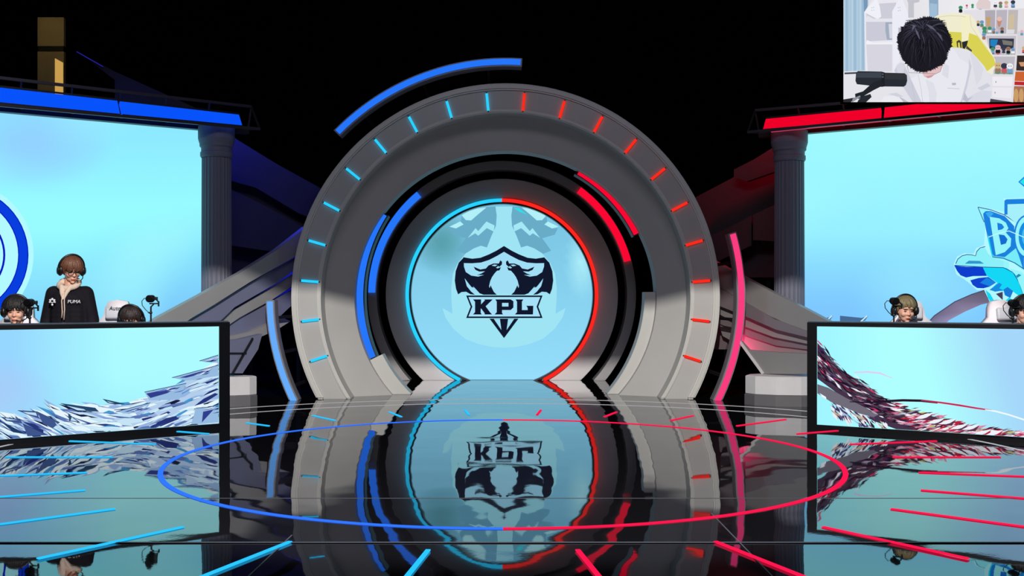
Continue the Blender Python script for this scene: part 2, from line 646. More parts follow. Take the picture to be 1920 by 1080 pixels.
# ------------------------------------------------------------------ inner ring and round doorway
s3 = 17.5 / F
IC = P(941, 553, 17.5); IC = (IC.x, IC.z)
ir = thing('inner_ring', 'slim grey ring with blue and red arcs around the doorway', 'ring', (IC[0], 17.5, 0))
bm = bmesh.new(); rect_ring(bm, IC, 234 * s3, 250.5 * s3, 17.42, 17.75); cut_floor(bm); bevel_all(bm, 0.008)
obj('ring_body', bm, M_inner, ir)
bm = bmesh.new(); rect_ring(bm, IC, 236.5 * s3, 249 * s3, 17.38, 17.44, 129.5, 179); obj('light_strip', bm, G_blue, ir, label='blue arc strip')
bm = bmesh.new(); rect_ring(bm, IC, 236.5 * s3, 249 * s3, 17.38, 17.44, 15, 53.7); obj('light_strip', bm, G_red, ir, label='red arc strip')

door = thing('round_doorway', 'round screen doorway with neon edge and dragon shield emblem', 'doorway screen', (IC[0], 17.6, 0))
bm = bmesh.new(); section_ring(bm, IC, [(170 * s3, 170 * s3, 17.50), (217 * s3, 217 * s3, 17.44), (217 * s3, 217 * s3, 17.8), (170 * s3, 170 * s3, 17.8)]); cut_floor(bm); bevel_all(bm, 0.008)
obj('surround', bm, M_inner, door)
bm = bmesh.new()
section_ring(bm, IC, [(216 * s3, 216 * s3, 17.76), (289 * s3, 289 * s3, 17.76), (289 * s3, 289 * s3, 17.95), (216 * s3, 216 * s3, 17.95)]); cut_floor(bm)
obj('back_panel', bm, M_black, door)
a_fl = math.degrees(math.asin(min(1, (IC[1] - 0.01) / (177 * s3))))
for nm, a0, a1, g in (('blue neon half', 90, 180 + a_fl, G_cyan), ('red neon half', 90, -a_fl, None)):
    bm = bmesh.new()
    pts = [(IC[0] + math.cos(R(a0 + (a1 - a0) * k / 60)) * 177 * s3, 17.44, IC[1] + math.sin(R(a0 + (a1 - a0) * k / 60)) * 177 * s3) for k in range(61)]
    tube(bm, pts, 0.03)
    obj('neon_tube', bm, g or G_neon, door, label=nm)
# dark channel behind the tube
bm = bmesh.new(); rect_ring(bm, IC, 170 * s3, 172.6 * s3, 17.40, 17.52); cut_floor(bm); obj('edge_lip', bm, M_truss, door)

dp = Plane((-5, 17.56), (5, 17.56))
Z4 = lambda x, y: (740 + x / 3.0, 360 + y / 3.0)
pic = Pic(dp)


def disc_col(px, py):
    t = (py - 380) / 330
    c = mixc((120, 195, 225), (150, 222, 252), t)
    d = math.hypot((px - 828) / 62, (py - 455) / 62)
    c = mixc((88, 158, 172), c, d ** 1.4)
    d = math.hypot((px - 1090) / 30, (py - 495) / 70)
    c = mixc((175, 240, 250), c, d)
    return c


N = 64
cx_, cy_, rp = 941.0, 553.0, 171.5 * 17.56 / 17.5
base = len(pic.v)
pic.v.append(dp.at(cx_, cy_, 0)); pic.c.append(rgb(disc_col(cx_, cy_)))
NR = 14
for j in range(1, NR + 1):
    for k in range(N):
        a = 2 * PI * k / N
        px, py = cx_ + rp * j / NR * math.cos(a), cy_ + rp * j / NR * math.sin(a)
        py = min(py, 711.9)
        pic.v.append(dp.at(px, py, 0)); pic.c.append(rgb(disc_col(px, py)))
for k in range(N):
    pic.f.append((base, base + 1 + k, base + 1 + (k + 1) % N))
for j in range(NR - 1):
    for k in range(N):
        a = base + 1 + j * N + k; b = base + 1 + j * N + (k + 1) % N
        pic.f.append((a, b, b + N, a + N))
pic.build('display', M_pic, door, 'glowing pale blue round screen')

pic = Pic(dp, 0.004, 0.0004)
MX = 615


def both(pts, col, P_=None):
    (P_ or pic).poly([Z4(*p) for p in pts], col)
    (P_ or pic).poly([Z4(2 * MX - p[0], p[1]) for p in pts], col)


# pale shield glow behind the emblem
half = [(568, 82), (573, 140), (570, 190), (545, 245), (520, 312), (485, 302), (445, 318), (400, 345), (355, 400), (328, 460), (318, 540), (320, 620),
        (325, 685), (268, 652), (285, 705), (330, 770), (395, 825), (470, 855), (550, 872), (615, 876)]
full = half + [(2 * MX - x, y) for x, y in half[::-1]][1:]
pic.poly([Z4(*p) for p in full], (158, 228, 244))
both([(515, 85), (566, 82), (574, 130), (570, 190), (545, 245), (518, 312), (485, 302), (445, 316), (395, 348), (350, 330), (400, 260), (330, 240),
      (312, 204), (345, 205), (388, 184), (372, 166), (376, 138), (400, 158), (432, 158), (470, 125)], (104, 172, 200))
both([(412, 258), (455, 203), (470, 220), (516, 166), (562, 188), (557, 222), (518, 203), (470, 246), (453, 232)], (165, 232, 245))
both([(378, 130), (400, 158), (430, 160), (470, 125), (515, 88), (470, 92), (420, 108)], (178, 240, 248))
both([(308, 195), (368, 166), (388, 182), (345, 205)], (178, 240, 248))
pic.poly([Z4(*p) for p in ((668, 88), (700, 92), (745, 128), (700, 110))], (40, 225, 235))
# inner shield fill
pic.poly([Z4(*p) for p in ((615, 325), (700, 375), (820, 392), (875, 430), (885, 520), (868, 570), (362, 570), (345, 520), (355, 430), (410, 392), (530, 375))], (160, 222, 246))
NAVY = (17, 24, 46)
both([(616, 303), (572, 330), (530, 351), (482, 370), (436, 375), (386, 367), (386, 400), (436, 401), (486, 397), (532, 382), (575, 360), (616, 336)], NAVY)
both([(388, 368), (360, 398), (343, 445), (338, 498), (345, 545), (357, 576), (376, 563), (402, 561), (426, 575), (452, 578), (430, 560), (406, 530), (394, 486),
      (412, 510), (432, 535), (446, 538), (442, 530), (455, 545), (478, 570), (500, 578), (575, 578), (558, 562), (547, 540), (540, 524), (534, 540), (531, 530),
      (538, 500), (548, 478), (562, 458), (576, 443), (590, 441), (598, 422), (578, 430), (570, 426), (583, 416), (588, 422), (603, 408), (604, 392), (594, 384), (586, 402), (556, 402),
      (528, 413), (513, 430), (482, 436), (444, 420), (454, 438), (476, 448), (508, 446), (488, 458), (462, 468), (502, 466), (470, 476), (430, 470), (400, 450), (390, 420)], NAVY)
both([(560, 408), (578, 410), (566, 418), (545, 414)], (160, 222, 246))
bm_x = [(402, 582), (832, 582), (808, 645), (832, 709), (402, 709), (427, 645)]
pic.poly([Z4(*p) for p in bm_x], NAVY)
pic.poly([Z4(*p) for p in [(415, 591), (819, 591), (798, 645), (819, 700), (415, 700), (437, 645)]], (165, 224, 248))
# K P L
pic.poly([Z4(*p) for p in [(440, 604), (486, 604), (486, 632), (508, 608), (502, 604), (552, 604), (512, 643), (536, 676), (548, 689), (506, 689), (506, 682), (486, 655), (484, 660), (484, 680), (490, 689), (440, 689), (452, 676), (452, 617)]], NAVY)
pic.poly([Z4(*p) for p in [(566, 604), (652, 604), (668, 614), (668, 650), (652, 664), (604, 664), (604, 680), (610, 689), (562, 689), (574, 676), (574, 617)]], NAVY)
pic.poly([Z4(*p) for p in [(604, 624), (640, 624), (640, 644), (604, 644)]], (165, 224, 248))
pic.poly([Z4(*p) for p in [(680, 604), (724, 604), (716, 617), (716, 664), (748, 664), (748, 652), (740, 640), (780, 640), (778, 689), (676, 689), (688, 676), (688, 617)]], NAVY)
pic.poly([Z4(*p) for p in [(533, 712), (697, 712), (615, 822)]], NAVY)
pic.poly([Z4(*p) for p in [(558, 714), (592, 714), (600, 776)]], (160, 222, 246))
pic.poly([Z4(*p) for p in [(672, 714), (638, 714), (630, 776)]], (160, 222, 246))
pic.build('emblem', M_picd, door, 'navy shield emblem with two dragons and letters KPL')

# ------------------------------------------------------------------ video walls
LW = Plane((-4.07, 14.0), (-6.06, 12.56))
RW = Plane((4.15, 14.36), (6.456, 12.92))


def video_wall(pl, label, x0, x1, ytop_fn, ybot_fn, colfn):
    c = pl.at((x0 + x1) / 2, 562)
    t = thing('video_wall', label, 'video wall', (c.x, c.y, 0))
    p = Pic(pl)
    p.grid((x0, ytop_fn(x0)), (x1, ytop_fn(x1)), (x1, ybot_fn(x1)), (x0, ybot_fn(x0)), 60, 26, colfn)
    p.build('display', M_pic, t, 'bright pale blue screen')
    bm = bmesh.new()
    pts = [pl.at(x0, ytop_fn(x0), -0.01), pl.at(x1, ytop_fn(x1), -0.01), pl.at(x1, ybot_fn(x1), -0.01), pl.at(x0, ybot_fn(x0), -0.01)]
    top = max(p_.z for p_ in pts) + 0.01
    a, b = pts[0].copy(), pts[1].copy()
    slab(bm, [Vector((a.x, a.y, 0)), Vector((b.x, b.y, 0)), Vector((b.x, b.y, top)), Vector((a.x, a.y, top))], pl.n, 0.2)
    obj('cabinet', bm, M_frame, t)
    return t


def zrow(pl, z):
    """pixel row of height z on plane at pixel column x"""
    def f(x):
        q = pl.at(x, CY)
        return CY + (CH - z) * F / q.y
    return f


def left_col(px, py):
    v = (py - 210) / 400
    u = px / 375
    c = mixc((138, 228, 255), (152, 252, 255), v * 2.2)
    c = mixc(c, (118, 192, 252), (v - 0.55) * 1.7 + max(0, u - 0.4) * 0.35)
    c = mixc((146, 210, 255), c, math.hypot((px - 60) / 160, (py - 270) / 90) ** 1.5)
    n = noise.noise(Vector((px * 0.006, py * 0.008, 1.3)))
    return mixc(c, (172, 255, 255), max(0, n) * 0.8)


def right_col(px, py):
    v = (py - 225) / 380
    c = mixc((160, 252, 255), (150, 238, 255), v * 1.6)
    d = ((py - 440) + (px - 1700) * 0.0) / 130
    c = mixc(c, (126, 200, 255), d)
    n = noise.noise(Vector((px * 0.005, py * 0.008, 4.3)))
    return mixc(c, (165, 250, 255), max(0, n) * 0.7)


lw = video_wall(LW, 'left video wall showing a blue ring on pale cyan', -300, 379, zrow(LW, 3.656), zrow(LW, 0.35), left_col)
rw = video_wall(RW, 'right video wall showing a blue winged letter logo', 1507.5, 2200, zrow(RW, 3.656), zrow(RW, 0.35), right_col)
# ring graphic on the left wall
pic = Pic(LW, 0.004, 0.0006)


def annulus(p, c, r0, r1, col, n=56, sy=1.0):
    for k in range(n):
        a, b = 2 * PI * k / n, 2 * PI * (k + 1) / n
        o_ = [(c[0] + r * math.cos(t), c[1] + r * sy * math.sin(t)) for r, t in ((r0, a), (r1, a), (r1, b), (r0, b))]
        base = len(p.v)
        for q in o_:
            p.v.append(p.pl.at(q[0], q[1], p.off)); p.c.append(rgb(col))
        p.f.append((base, base + 1, base + 2, base + 3))
    p.off += p.step


rc = (-74, 478)
annulus(pic, rc, 0, 137, (178, 250, 255))
annulus(pic, rc, 108, 127.5, (10, 20, 190))
annulus(pic, rc, 110, 125.5, (8, 62, 222))
annulus(pic, rc, 80, 84, (10, 20, 190))
pic.build('ring_graphic', M_picd, lw, 'royal blue ring')

# winged letter logo on the right wall
Z5 = lambda x, y: (1770 + x / 3.86, 310 + y / 3.86)
pic = Pic(RW, 0.004, 0.0006)
# grey purple limb and feather tips of the picture below the logo
limb = [(1738, 607), (1752, 592), (1790, 566), (1822, 552), (1850, 543), (1862, 566), (1840, 571), (1810, 584), (1780, 600), (1772, 608)]
pic.poly(limb, (0, 0, 0), cols=[(120, 110, 140), (110, 105, 135), (122, 112, 140), (112, 104, 128), (92, 86, 108), (112, 104, 130), (130, 120, 150), (142, 132, 165), (150, 142, 180), (150, 142, 180)])
pic.line([(1738, 607), (1752, 592), (1790, 566), (1822, 552), (1850, 543)], 2, (70, 80, 110))
for o_ in ((1530, 585, 1562), (1575, 590, 1628)):
    x0, y0, x1 = o_
    pic.poly([(x0, y0 + 2), (x1 - 12, 596), (x1, 592), (x1 - 6, 601), (x0 + 20, 606), (x0, 606)], (70, 105, 150))
    pic.line([(x1 - 14, 603), (x1 - 2, 592)], 2.5, (200, 235, 250))
W_ = (178, 248, 255); LB = (150, 245, 250); BL = (28, 128, 222); DB = (14, 62, 205); CYN = (20, 215, 245); OUT = (20, 75, 150)


def z5(pts, col, holes=None):
    pic.poly([Z5(*p) for p in pts], col, holes=[[Z5(*q) for q in h] for h in holes] if holes else None)


def z5l(pts, wd, col):
    pic.line([Z5(*p) for p in pts], wd, col)


z5([(70, 715), (95, 660), (150, 635), (215, 640), (232, 600), (290, 575), (300, 400), (235, 295), (440, 335), (430, 240), (640, 230), (700, 640), (640, 1010), (350, 1030), (290, 900), (240, 905), (180, 850), (140, 820), (90, 790)], W_)
z5([(245, 302), (330, 315), (300, 345), (290, 412)], LB); z5l([(245, 302), (290, 410)], 1.3, OUT); z5l([(245, 302), (340, 322), (440, 360), (505, 405)], 1.4, OUT)
z5([(437, 256), (450, 246), (660, 240), (660, 276), (460, 282), (460, 357), (437, 357)], BL)
z5([(462, 284), (660, 278), (660, 420), (520, 420), (462, 370)], (165, 240, 250))
z5([(283, 350), (300, 332), (335, 330), (440, 368), (508, 440), (512, 560), (579, 640), (579, 756), (500, 700), (430, 676), (350, 666), (322, 550), (292, 410)], BL)
z5([(300, 345), (335, 335), (360, 350), (325, 380)], (60, 170, 240))
z5([(322, 500), (350, 640), (365, 660), (345, 655), (318, 540)], CYN)
z5([(330, 372), (400, 384), (448, 415), (466, 455), (446, 484), (486, 530), (482, 585), (440, 628), (375, 650)], LB)
z5([(385, 415), (418, 424), (436, 448), (420, 464), (390, 470)], BL)
z5([(396, 500), (436, 505), (460, 535), (448, 566), (412, 576)], (20, 110, 210))
O_ = lambda rx, ry, n=28: [(600 + rx * math.cos(2 * PI * k / n), 515 + ry * math.sin(2 * PI * k / n)) for k in range(n)]
z5(O_(96, 158), BL); z5(O_(84, 146), LB); z5(O_(60, 110), (24, 140, 225)); z5(O_(36, 70), (70, 190, 240))
z5l([(320, 520), (400, 490), (470, 475), (579, 520), (660, 560)], 1.6, (190, 250, 255))
z5([(350, 655), (440, 664), (520, 600), (540, 650), (575, 760), (500, 705), (430, 682), (355, 672)], (120, 235, 248))
z5l([(352, 662), (430, 672), (510, 705), (579, 750)], 1.5, OUT)
z5([(85, 712), (112, 665), (160, 648), (228, 655), (242, 614), (292, 588), (320, 640), (360, 672), (430, 690), (440, 735), (280, 732), (75, 722)], (140, 240, 248))
z5l([(85, 712), (100, 678), (130, 655), (165, 646), (200, 648), (228, 656), (238, 622), (262, 597), (298, 588)], 1.4, OUT)
z5([(150, 712), (180, 690), (260, 692), (290, 712)], (50, 150, 205))
z5([(75, 726), (160, 734), (285, 736), (330, 800), (210, 802), (160, 812), (120, 796), (95, 765)], DB)
z5([(280, 736), (450, 740), (520, 790), (560, 880), (590, 980), (480, 900), (420, 910), (330, 905), (385, 850), (310, 800)], CYN)
z5([(430, 690), (470, 700), (470, 745), (432, 742)], (150, 245, 250))
z5([(190, 832), (250, 815), (320, 808), (378, 848), (330, 878), (285, 890), (240, 888), (208, 866)], (18, 66, 205))
z5([(260, 850), (310, 812), (378, 848), (330, 876)], (24, 130, 225))
z5l([(75, 724), (280, 736), (430, 740), (500, 775), (545, 850), (579, 950)], 1.4, OUT)
z5([(330, 900), (400, 850), (420, 862), (400, 890), (430, 905), (370, 915)], (24, 140, 225))
z5([(470, 745), (560, 770), (640, 860), (640, 980), (590, 980), (555, 880), (520, 795)], (150, 245, 250))
z5([(522, 800), (540, 785), (560, 795), (530, 815)], (30, 140, 180))
z5([(300, 900), (335, 930), (360, 975), (395, 1000), (440, 985), (470, 955), (500, 975), (470, 1010), (400, 1024), (350, 1008), (318, 960)], CYN)
z5([(375, 930), (425, 915), (425, 975)], (70, 60, 90))
z5([(430, 900), (460, 880), (500, 910), (480, 960), (440, 940)], (28, 120, 215))
z5([(537, 120), (579, 82), (620, 120), (579, 156)], BL); z5([(548, 120), (579, 94), (608, 120), (579, 144)], (40, 225, 235))
pic.build('logo_graphic', M_picd, rw, 'winged blue logo with letters BO')

# ------------------------------------------------------------------ headers over the walls


def header(pl, label, top, bot_front, bot_back, leds, led_m, strip, strip_m):
    """top/bot: ((px,py),(px,py)) chords; A-frame truss carrying a tilted LED band"""
    OT, OF, OB = 0.30, 0.62, 0.12
    T = [pl.at(p[0], p[1], OT) for p in top]
    Fr = [pl.at(p[0], p[1], OF) for p in bot_front]
    Bk = [pl.at(p[0], p[1], OB) for p in bot_back]
    c = (Fr[0] + Fr[1]) / 2
    t = thing('header_truss', label, 'truss', (c.x, c.y, 0))
    bm = bmesh.new()
    for a, b in (T, Fr, Bk): bar(bm, a, b, 0.035)
    for i in range(9):
        f = i / 8
        a = T[0].lerp(T[1], f); b = Fr[0].lerp(Fr[1], f); d = Bk[0].lerp(Bk[1], f)
        bar(bm, a, d, 0.022); bar(bm, b, d, 0.022)
        if i in (0, 8): bar(bm, a, b, 0.022)
    obj('truss_frame', bm, M_truss, t)
    for quad in leds:
        bm = bmesh.new()
        q = [pl.at(quad[0][0], quad[0][1], OT + 0.14), pl.at(quad[1][0], quad[1][1], OT + 0.14), pl.at(quad[2][0], quad[2][1], OF - 0.02), pl.at(quad[3][0], quad[3][1], OF - 0.02)]
        n = (q[1] - q[0]).cross(q[2] - q[0]).normalized()
        if n.y > 0: n = -n
        slab(bm, q, n, 0.05)
        obj('light_panel', bm, led_m, t)
        bm = bmesh.new()
        bar(bm, q[3] + Vector((0, 0, -0.02)), q[2] + Vector((0, 0, -0.02)), 0.03)
        bar(bm, q[0] + Vector((0, 0, 0.015)), q[1] + Vector((0, 0, 0.015)), 0.02)
        obj('panel_frame', bm, M_dark, t)
    bm = bmesh.new()
    a, b = [pl.at(p[0], p[1], OF - 0.1) for p in strip]
    bar(bm, a, b, 0.02, 0.03)
    obj('edge_strip', bm, strip_m, t)
    bm = bmesh.new()
    for a, b in ((Bk[0], Bk[1]),):
        a = a + Vector((0, 0, -0.04)); b = b + Vector((0, 0, -0.04))
        bar(bm, a, b, 0.12, 0.05)
    obj('soffit', bm, M_dark, t)
    return t


def ext(p, q, x):
    return (x, p[1] + (q[1] - p[1]) * (x - p[0]) / (q[0] - p[0]))


top = ((0, 146), (471, 200)); top = (ext(*top, -280), top[1])
bf = ((0, 197), (487, 242)); bf = (ext(*bf, -280), bf[1])
bb = ((0, 200), (465, 243)); bb = (ext(*bb, -280), bb[1])
header(LW, 'dark truss over the left wall with a blue light band', top, bf, bb,
       [((-240, 137), (220, 189), (225, 213), (-240, 168)), ((224.5, 190), (448, 215), (454, 234.5), (230, 213.6))], G_hblue,
       ((-250, 169), (440, 238)), G_lav)
top = ((1416, 207), (1920, 165)); top = (top[0], ext(*top, 2180))
bf = ((1402, 248), (1920, 199)); bf = (bf[0], ext(*bf, 2180))
bb = ((1424, 250), (1920, 206)); bb = (bb[0], ext(*bb, 2180))
G_rose = glow('rose_edge_led', (225, 70, 110), 0.7)
header(RW, 'dark truss over the right wall with a red light band', top, bf, bb,
       [((1436, 223), (1652, 202.5), (1651, 222), (1431, 241.5)), ((1659, 201.5), (2180, 146), (2180, 172), (1657, 221.5))], G_hred,
       ((1446, 246), (2180, 176)), G_rose)

# ------------------------------------------------------------------ pillars


def pillar(c, r, label):
    t = thing('fluted_pillar', label, 'pillar', (c[0], c[1], 0))
    H = 3.66
    bm = bmesh.new()
    seg = 96

    def rf(rr, z, k):
        return rr * (1 - 0.045 * abs(math.sin(k * PI / 4)) ** 0.6)
    lathe(bm, [(r, 0.22), (r, H * 0.3), (r * 0.98, H * 0.6), (r * 0.96, H - 0.42)], (c[0], c[1], 0), seg, rf)
    obj('shaft', bm, M_pillar, t, smooth=False)
    bm = bmesh.new()
    lathe(bm, [(r * 1.0, H - 0.43), (r * 1.06, H - 0.41), (r * 1.06, H - 0.36), (r * 1.0, H - 0.35), (r * 1.0, H - 0.30), (r * 1.10, H - 0.28), (r * 1.10, H - 0.25),
               (r * 1.16, H - 0.21), (r * 1.2, H - 0.18), (r * 1.2, H - 0.02), (r * 1.05, H)], (c[0], c[1], 0), 48)
    obj('capital', bm, M_pillar, t)
    bm = bmesh.new()
    lathe(bm, [(r * 1.3, 0), (r * 1.3, 0.1), (r * 1.2, 0.13), (r * 1.22, 0.18), (r * 1.05, 0.23)], (c[0], c[1], 0), 48)
    obj('pillar_base', bm, M_pillar, t)


pillar(((406 - CX) / F * 13.85, 13.85), 0.198, 'fluted pillar at the right end of the left video wall')
pillar(((1480 - CX) / F * 14.2, 14.2), 0.203, 'fluted pillar at the left end of the right video wall')

# ------------------------------------------------------------------ wing sculptures between pillars and arch


def blade(bm, pl, pts, off, th=0.09):
    slab(bm, [pl.at(p[0], p[1], off) for p in pts], pl.n, th)


WL = Plane((-3.95, 13.05), (-2.3, 15.5))
WR = Plane((4.05, 13.55), (2.3, 15.7))
wl = thing('wing_sculpture', 'grey feathered wing sculpture rising left of the arch', 'sculpture', (-3.2, 14.0, 0))
feathersL = [
    ([(262, 618), (300, 594), (378, 552), (450, 512), (520, 468), (575, 425), (575, 466), (545, 486), (470, 528), (400, 572), (362, 594), (330, 618)], 0.10, M_wing),
    ([(350, 602), (400, 573), (470, 530), (545, 487), (572, 470), (560, 500), (520, 530), (440, 576), (415, 600), (390, 612)], 0.02, M_wing2),
    ([(385, 605), (420, 592), (500, 545), (570, 500), (570, 522), (510, 562), (450, 595), (425, 612)], -0.05, M_wing),
    ([(410, 612), (430, 598), (480, 580), (540, 548), (570, 530), (560, 560), (520, 598), (470, 622), (425, 632)], -0.10, M_wing2),
    ([(410, 634), (470, 622), (530, 596), (545, 602), (520, 618), (470, 640), (410, 656)], -0.02, M_wing),
    ([(410, 640), (450, 636), (492, 626), (484, 655), (455, 700), (410, 700)], 0.30, M_wing2),
]
for pts, off, m_ in feathersL:
    bm = bmesh.new(); blade(bm, WL, pts, off); bevel_all(bm, 0.012, 50)
    obj('feather', bm, m_, wl)
bm = bmesh.new()
bar(bm, WL.at(436, 700, 0.32), WL.at(474, 634, 0.32), 0.02); bar(bm, WL.at(414, 662, 0.32), WL.at(462, 662, 0.32), 0.015)
obj('strut', bm, M_dark, wl)


def plinth(label, cx, cy, rx, ry):
    t = thing('plinth', label, 'plinth', (cx, cy, 0))
    for nm, m_, prof in (('plinth_body', M_plinth, [(1.0, .145), (1.0, .365), (.97, .375)]), ('base_step', M_step, [(1.02, 0), (1.02, .13), (.98, .145)])):
        bm = bmesh.new()
        lathe(bm, prof, (0, 0, 0), 12)
        bmesh.ops.scale(bm, vec=(rx, ry, 1), verts=bm.verts)
        bmesh.ops.translate(bm, vec=(cx, cy, 0), verts=bm.verts)
        obj(nm, bm, m_, t)


M_step = mat('plinth_step_shaded', (92, 90, 94), 0.5)  # shadow on the lower tier put into its colour
plinth('white plinth under the left wing sculpture', -3.60, 13.33, 0.45, 0.22)
plinth('white plinth under the right wing sculpture', 3.76, 13.50, 0.62, 0.36)

wr = thing('wing_sculpture', 'grey and pink lit wing sculpture right of the arch', 'sculpture', (3.3, 14.0, 0))
feathersR = [
    ([(1335, 488), (1392, 518), (1452, 550), (1512, 580), (1555, 603), (1555, 622), (1512, 622), (1460, 600), (1400, 572), (1335, 540)], 0.10, M_wing4),
    ([(1335, 532), (1395, 566), (1450, 598), (1520, 624), (1520, 634), (1455, 618), (1395, 592), (1335, 568)], 0.14, M_wing3),
    ([(1335, 560), (1400, 592), (1460, 612), (1520, 630), (1520, 646), (1450, 632), (1390, 610), (1340, 585)], 0.04, M_wing4),
    ([(1340, 575), (1400, 604), (1460, 626), (1520, 642), (1520, 656), (1455, 648), (1395, 628), (1345, 605)], -0.02, M_wing3),
    ([(1345, 600), (1395, 622), (1460, 646), (1520, 654), (1520, 668), (1455, 662), (1400, 655), (1355, 630)], -0.06, M_wing4),
    ([(1385, 640), (1400, 656), (1450, 660), (1520, 664), (1520, 701), (1432, 701)], 0.40, M_wing4),
    ([(1335, 560), (1350, 580), (1366, 636), (1360, 655), (1325, 655), (1325, 600)], -0.2, M_wing3),
]
for pts, off, m_ in feathersR:
    bm = bmesh.new(); blade(bm, WR, pts, off); bevel_all(bm, 0.012, 50)
    obj('feather', bm, m_, wr)
bm = bmesh.new(); bar(bm, WR.at(1387, 640, 0.4), WR.at(1431, 701, 0.42), 0.028); obj('strut', bm, M_plinth, wr)

# dark overlapping feather panels higher up behind the pillars
UL = Plane((-4.8, 15.2), (-2.4, 16.6))
ul = thing('feather_canopy', 'dark blue lit feather panels between left pillar and arch', 'sculpture', (-3.4, 16.0, 0))
for pts, off in (
        ([(400, 225), (445, 262), (520, 308), (600, 352), (618, 372), (618, 422), (560, 400), (480, 352), (400, 330)], 0.25),
        ([(400, 340), (470, 372), (545, 412), (600, 448), (600, 470), (500, 470), (400, 455)], 0.4),
        ([(400, 320), (500, 352), (600, 410), (618, 430), (618, 520), (400, 520)], 0.0)):
    bm = bmesh.new(); blade(bm, UL, pts, off, 0.12); bevel_all(bm, 0.02, 50)
    obj('feather', bm, M_shade, ul)
bm = bmesh.new()
for x in (470, 560): bar(bm, UL.at(x, 480, -0.15), Vector((UL.at(x, 480, -0.15).x, UL.at(x, 480, -0.15).y, 0)), 0.06)
obj('post', bm, M_dark, ul)
UR = Plane((4.9, 15.4), (2.4, 16.8))
ur = thing('feather_canopy', 'dark red lit feather panels between arch and right pillar', 'sculpture', (3.4, 16.0, 0))
for pts, off in (
        ([(1490, 250), (1452, 275), (1415, 298), (1376, 318), (1376, 332), (1400, 340), (1452, 322), (1490, 300)], 0.3),
        ([(1490, 368), (1452, 384), (1412, 403), (1412, 450), (1490, 455)], 0.42),
        ([(1409, 404), (1370, 425), (1325, 445), (1325, 500), (1409, 460)], 0.40),
        ([(1490, 300), (1380, 330), (1300, 372), (1280, 400), (1300, 520), (1490, 520)], 0.0)):
    bm = bmesh.new(); blade(bm, UR, pts, off, 0.12); bevel_all(bm, 0.02, 50)
    obj('feather', bm, M_shade, ur)
bm = bmesh.new()
for x in (1360, 1440): bar(bm, UR.at(x, 480, -0.15), Vector((UR.at(x, 480, -0.15).x, UR.at(x, 480, -0.15).y, 0)), 0.06)
obj('post', bm, M_dark, ur)

# roof blade and lit tower far back on the left
t = thing('roof_blade', 'dark sloping roof blade with thin blue edge, upper left', 'roof blade', (-6.6, 17.5, 0))
bm = bmesh.new()
pl = Plane((-8, 17.5), (-4, 17.7))
slab(bm, [pl.at(*p) for p in ((145, 96), (215, 134), (300, 172), (420, 226), (420, 260), (300, 230), (215, 190), (215, 150))], pl.n, 0.15)
obj('blade', bm, M_shade, t)
bm = bmesh.new(); bar(bm, pl.at(144, 97, 0.05), pl.at(193, 125, 0.05), 0.012); obj('edge_light', bm, glow('dim_blue_led', (38, 34, 165), 1.0), t)
bm = bmesh.new(); bar(bm, pl.at(300, 225, -0.2), (pl.at(300, 225, -0.2).x, 17.4 + 0.3, 0), 0.08); obj('post', bm, M_dark, t)
light('blue_roof_spot', 'SPOT', (-6.6, 15.9, 4.9), (-6.1, 17.5, 4.8), 14, (0.02, 0.04, 1.0), 0.1, 60, 0.8)
t = thing('lit_tower', 'amber lit tower rising behind the left header', 'tower', ((88 - CX) / F * 19, 19.2, 0))
M_tow = mat('tower_ochre', (120, 110, 80), 0.7, var=0.2)
bm = bmesh.new()
x0, x1 = (63 - CX) / F * 19, (113 - CX) / F * 19
zt = P(0, 28, 19).z; zm = P(0, 83, 19).z; zm2 = P(0, 93, 19).z
box(bm, ((x0 + x1) / 2, 19.2, zm2 / 2), (x1 - x0, 0.1, zm2), bevel=0.01)
obj('tower_body', bm, M_tow, t)
bm = bmesh.new(); box(bm, ((x0 + x1) / 2, 19.2, (zt + zm) / 2), (x1 - x0, 0.1, zt - zm), bevel=0.01); obj('tower_top', bm, M_tow, t)
bm = bmesh.new(); box(bm, ((x0 + x1) / 2, 19.2, (zm + zm2) / 2), ((x1 - x0) * 0.96, 0.08, zm - zm2)); obj('gap_band', bm, M_dark, t)
xw = (97 - CX) / F * 19; zw = P(0, 106, 19).z
bm = bmesh.new()
slab(bm, [(xw, 19.135, zw), (x1 - 0.01, 19.135, zw - 0.08), (x1 - 0.01, 19.135, 3.4), (xw, 19.135, 3.4)], Vector((0, -1, 0)), 0.02)
obj('glow_strip', bm, G_amber, t, label='warm lit strip, its light put in as amber glow')  # warm light falling on the strip put in as emission

# ------------------------------------------------------------------ player desks with LED fronts
DL = Plane((-2.992, 10.95), (-4.672, 9.685))
DR = Plane((3.27, 10.86), (4.92, 9.85))
DH = 1.126
TH = 0.76


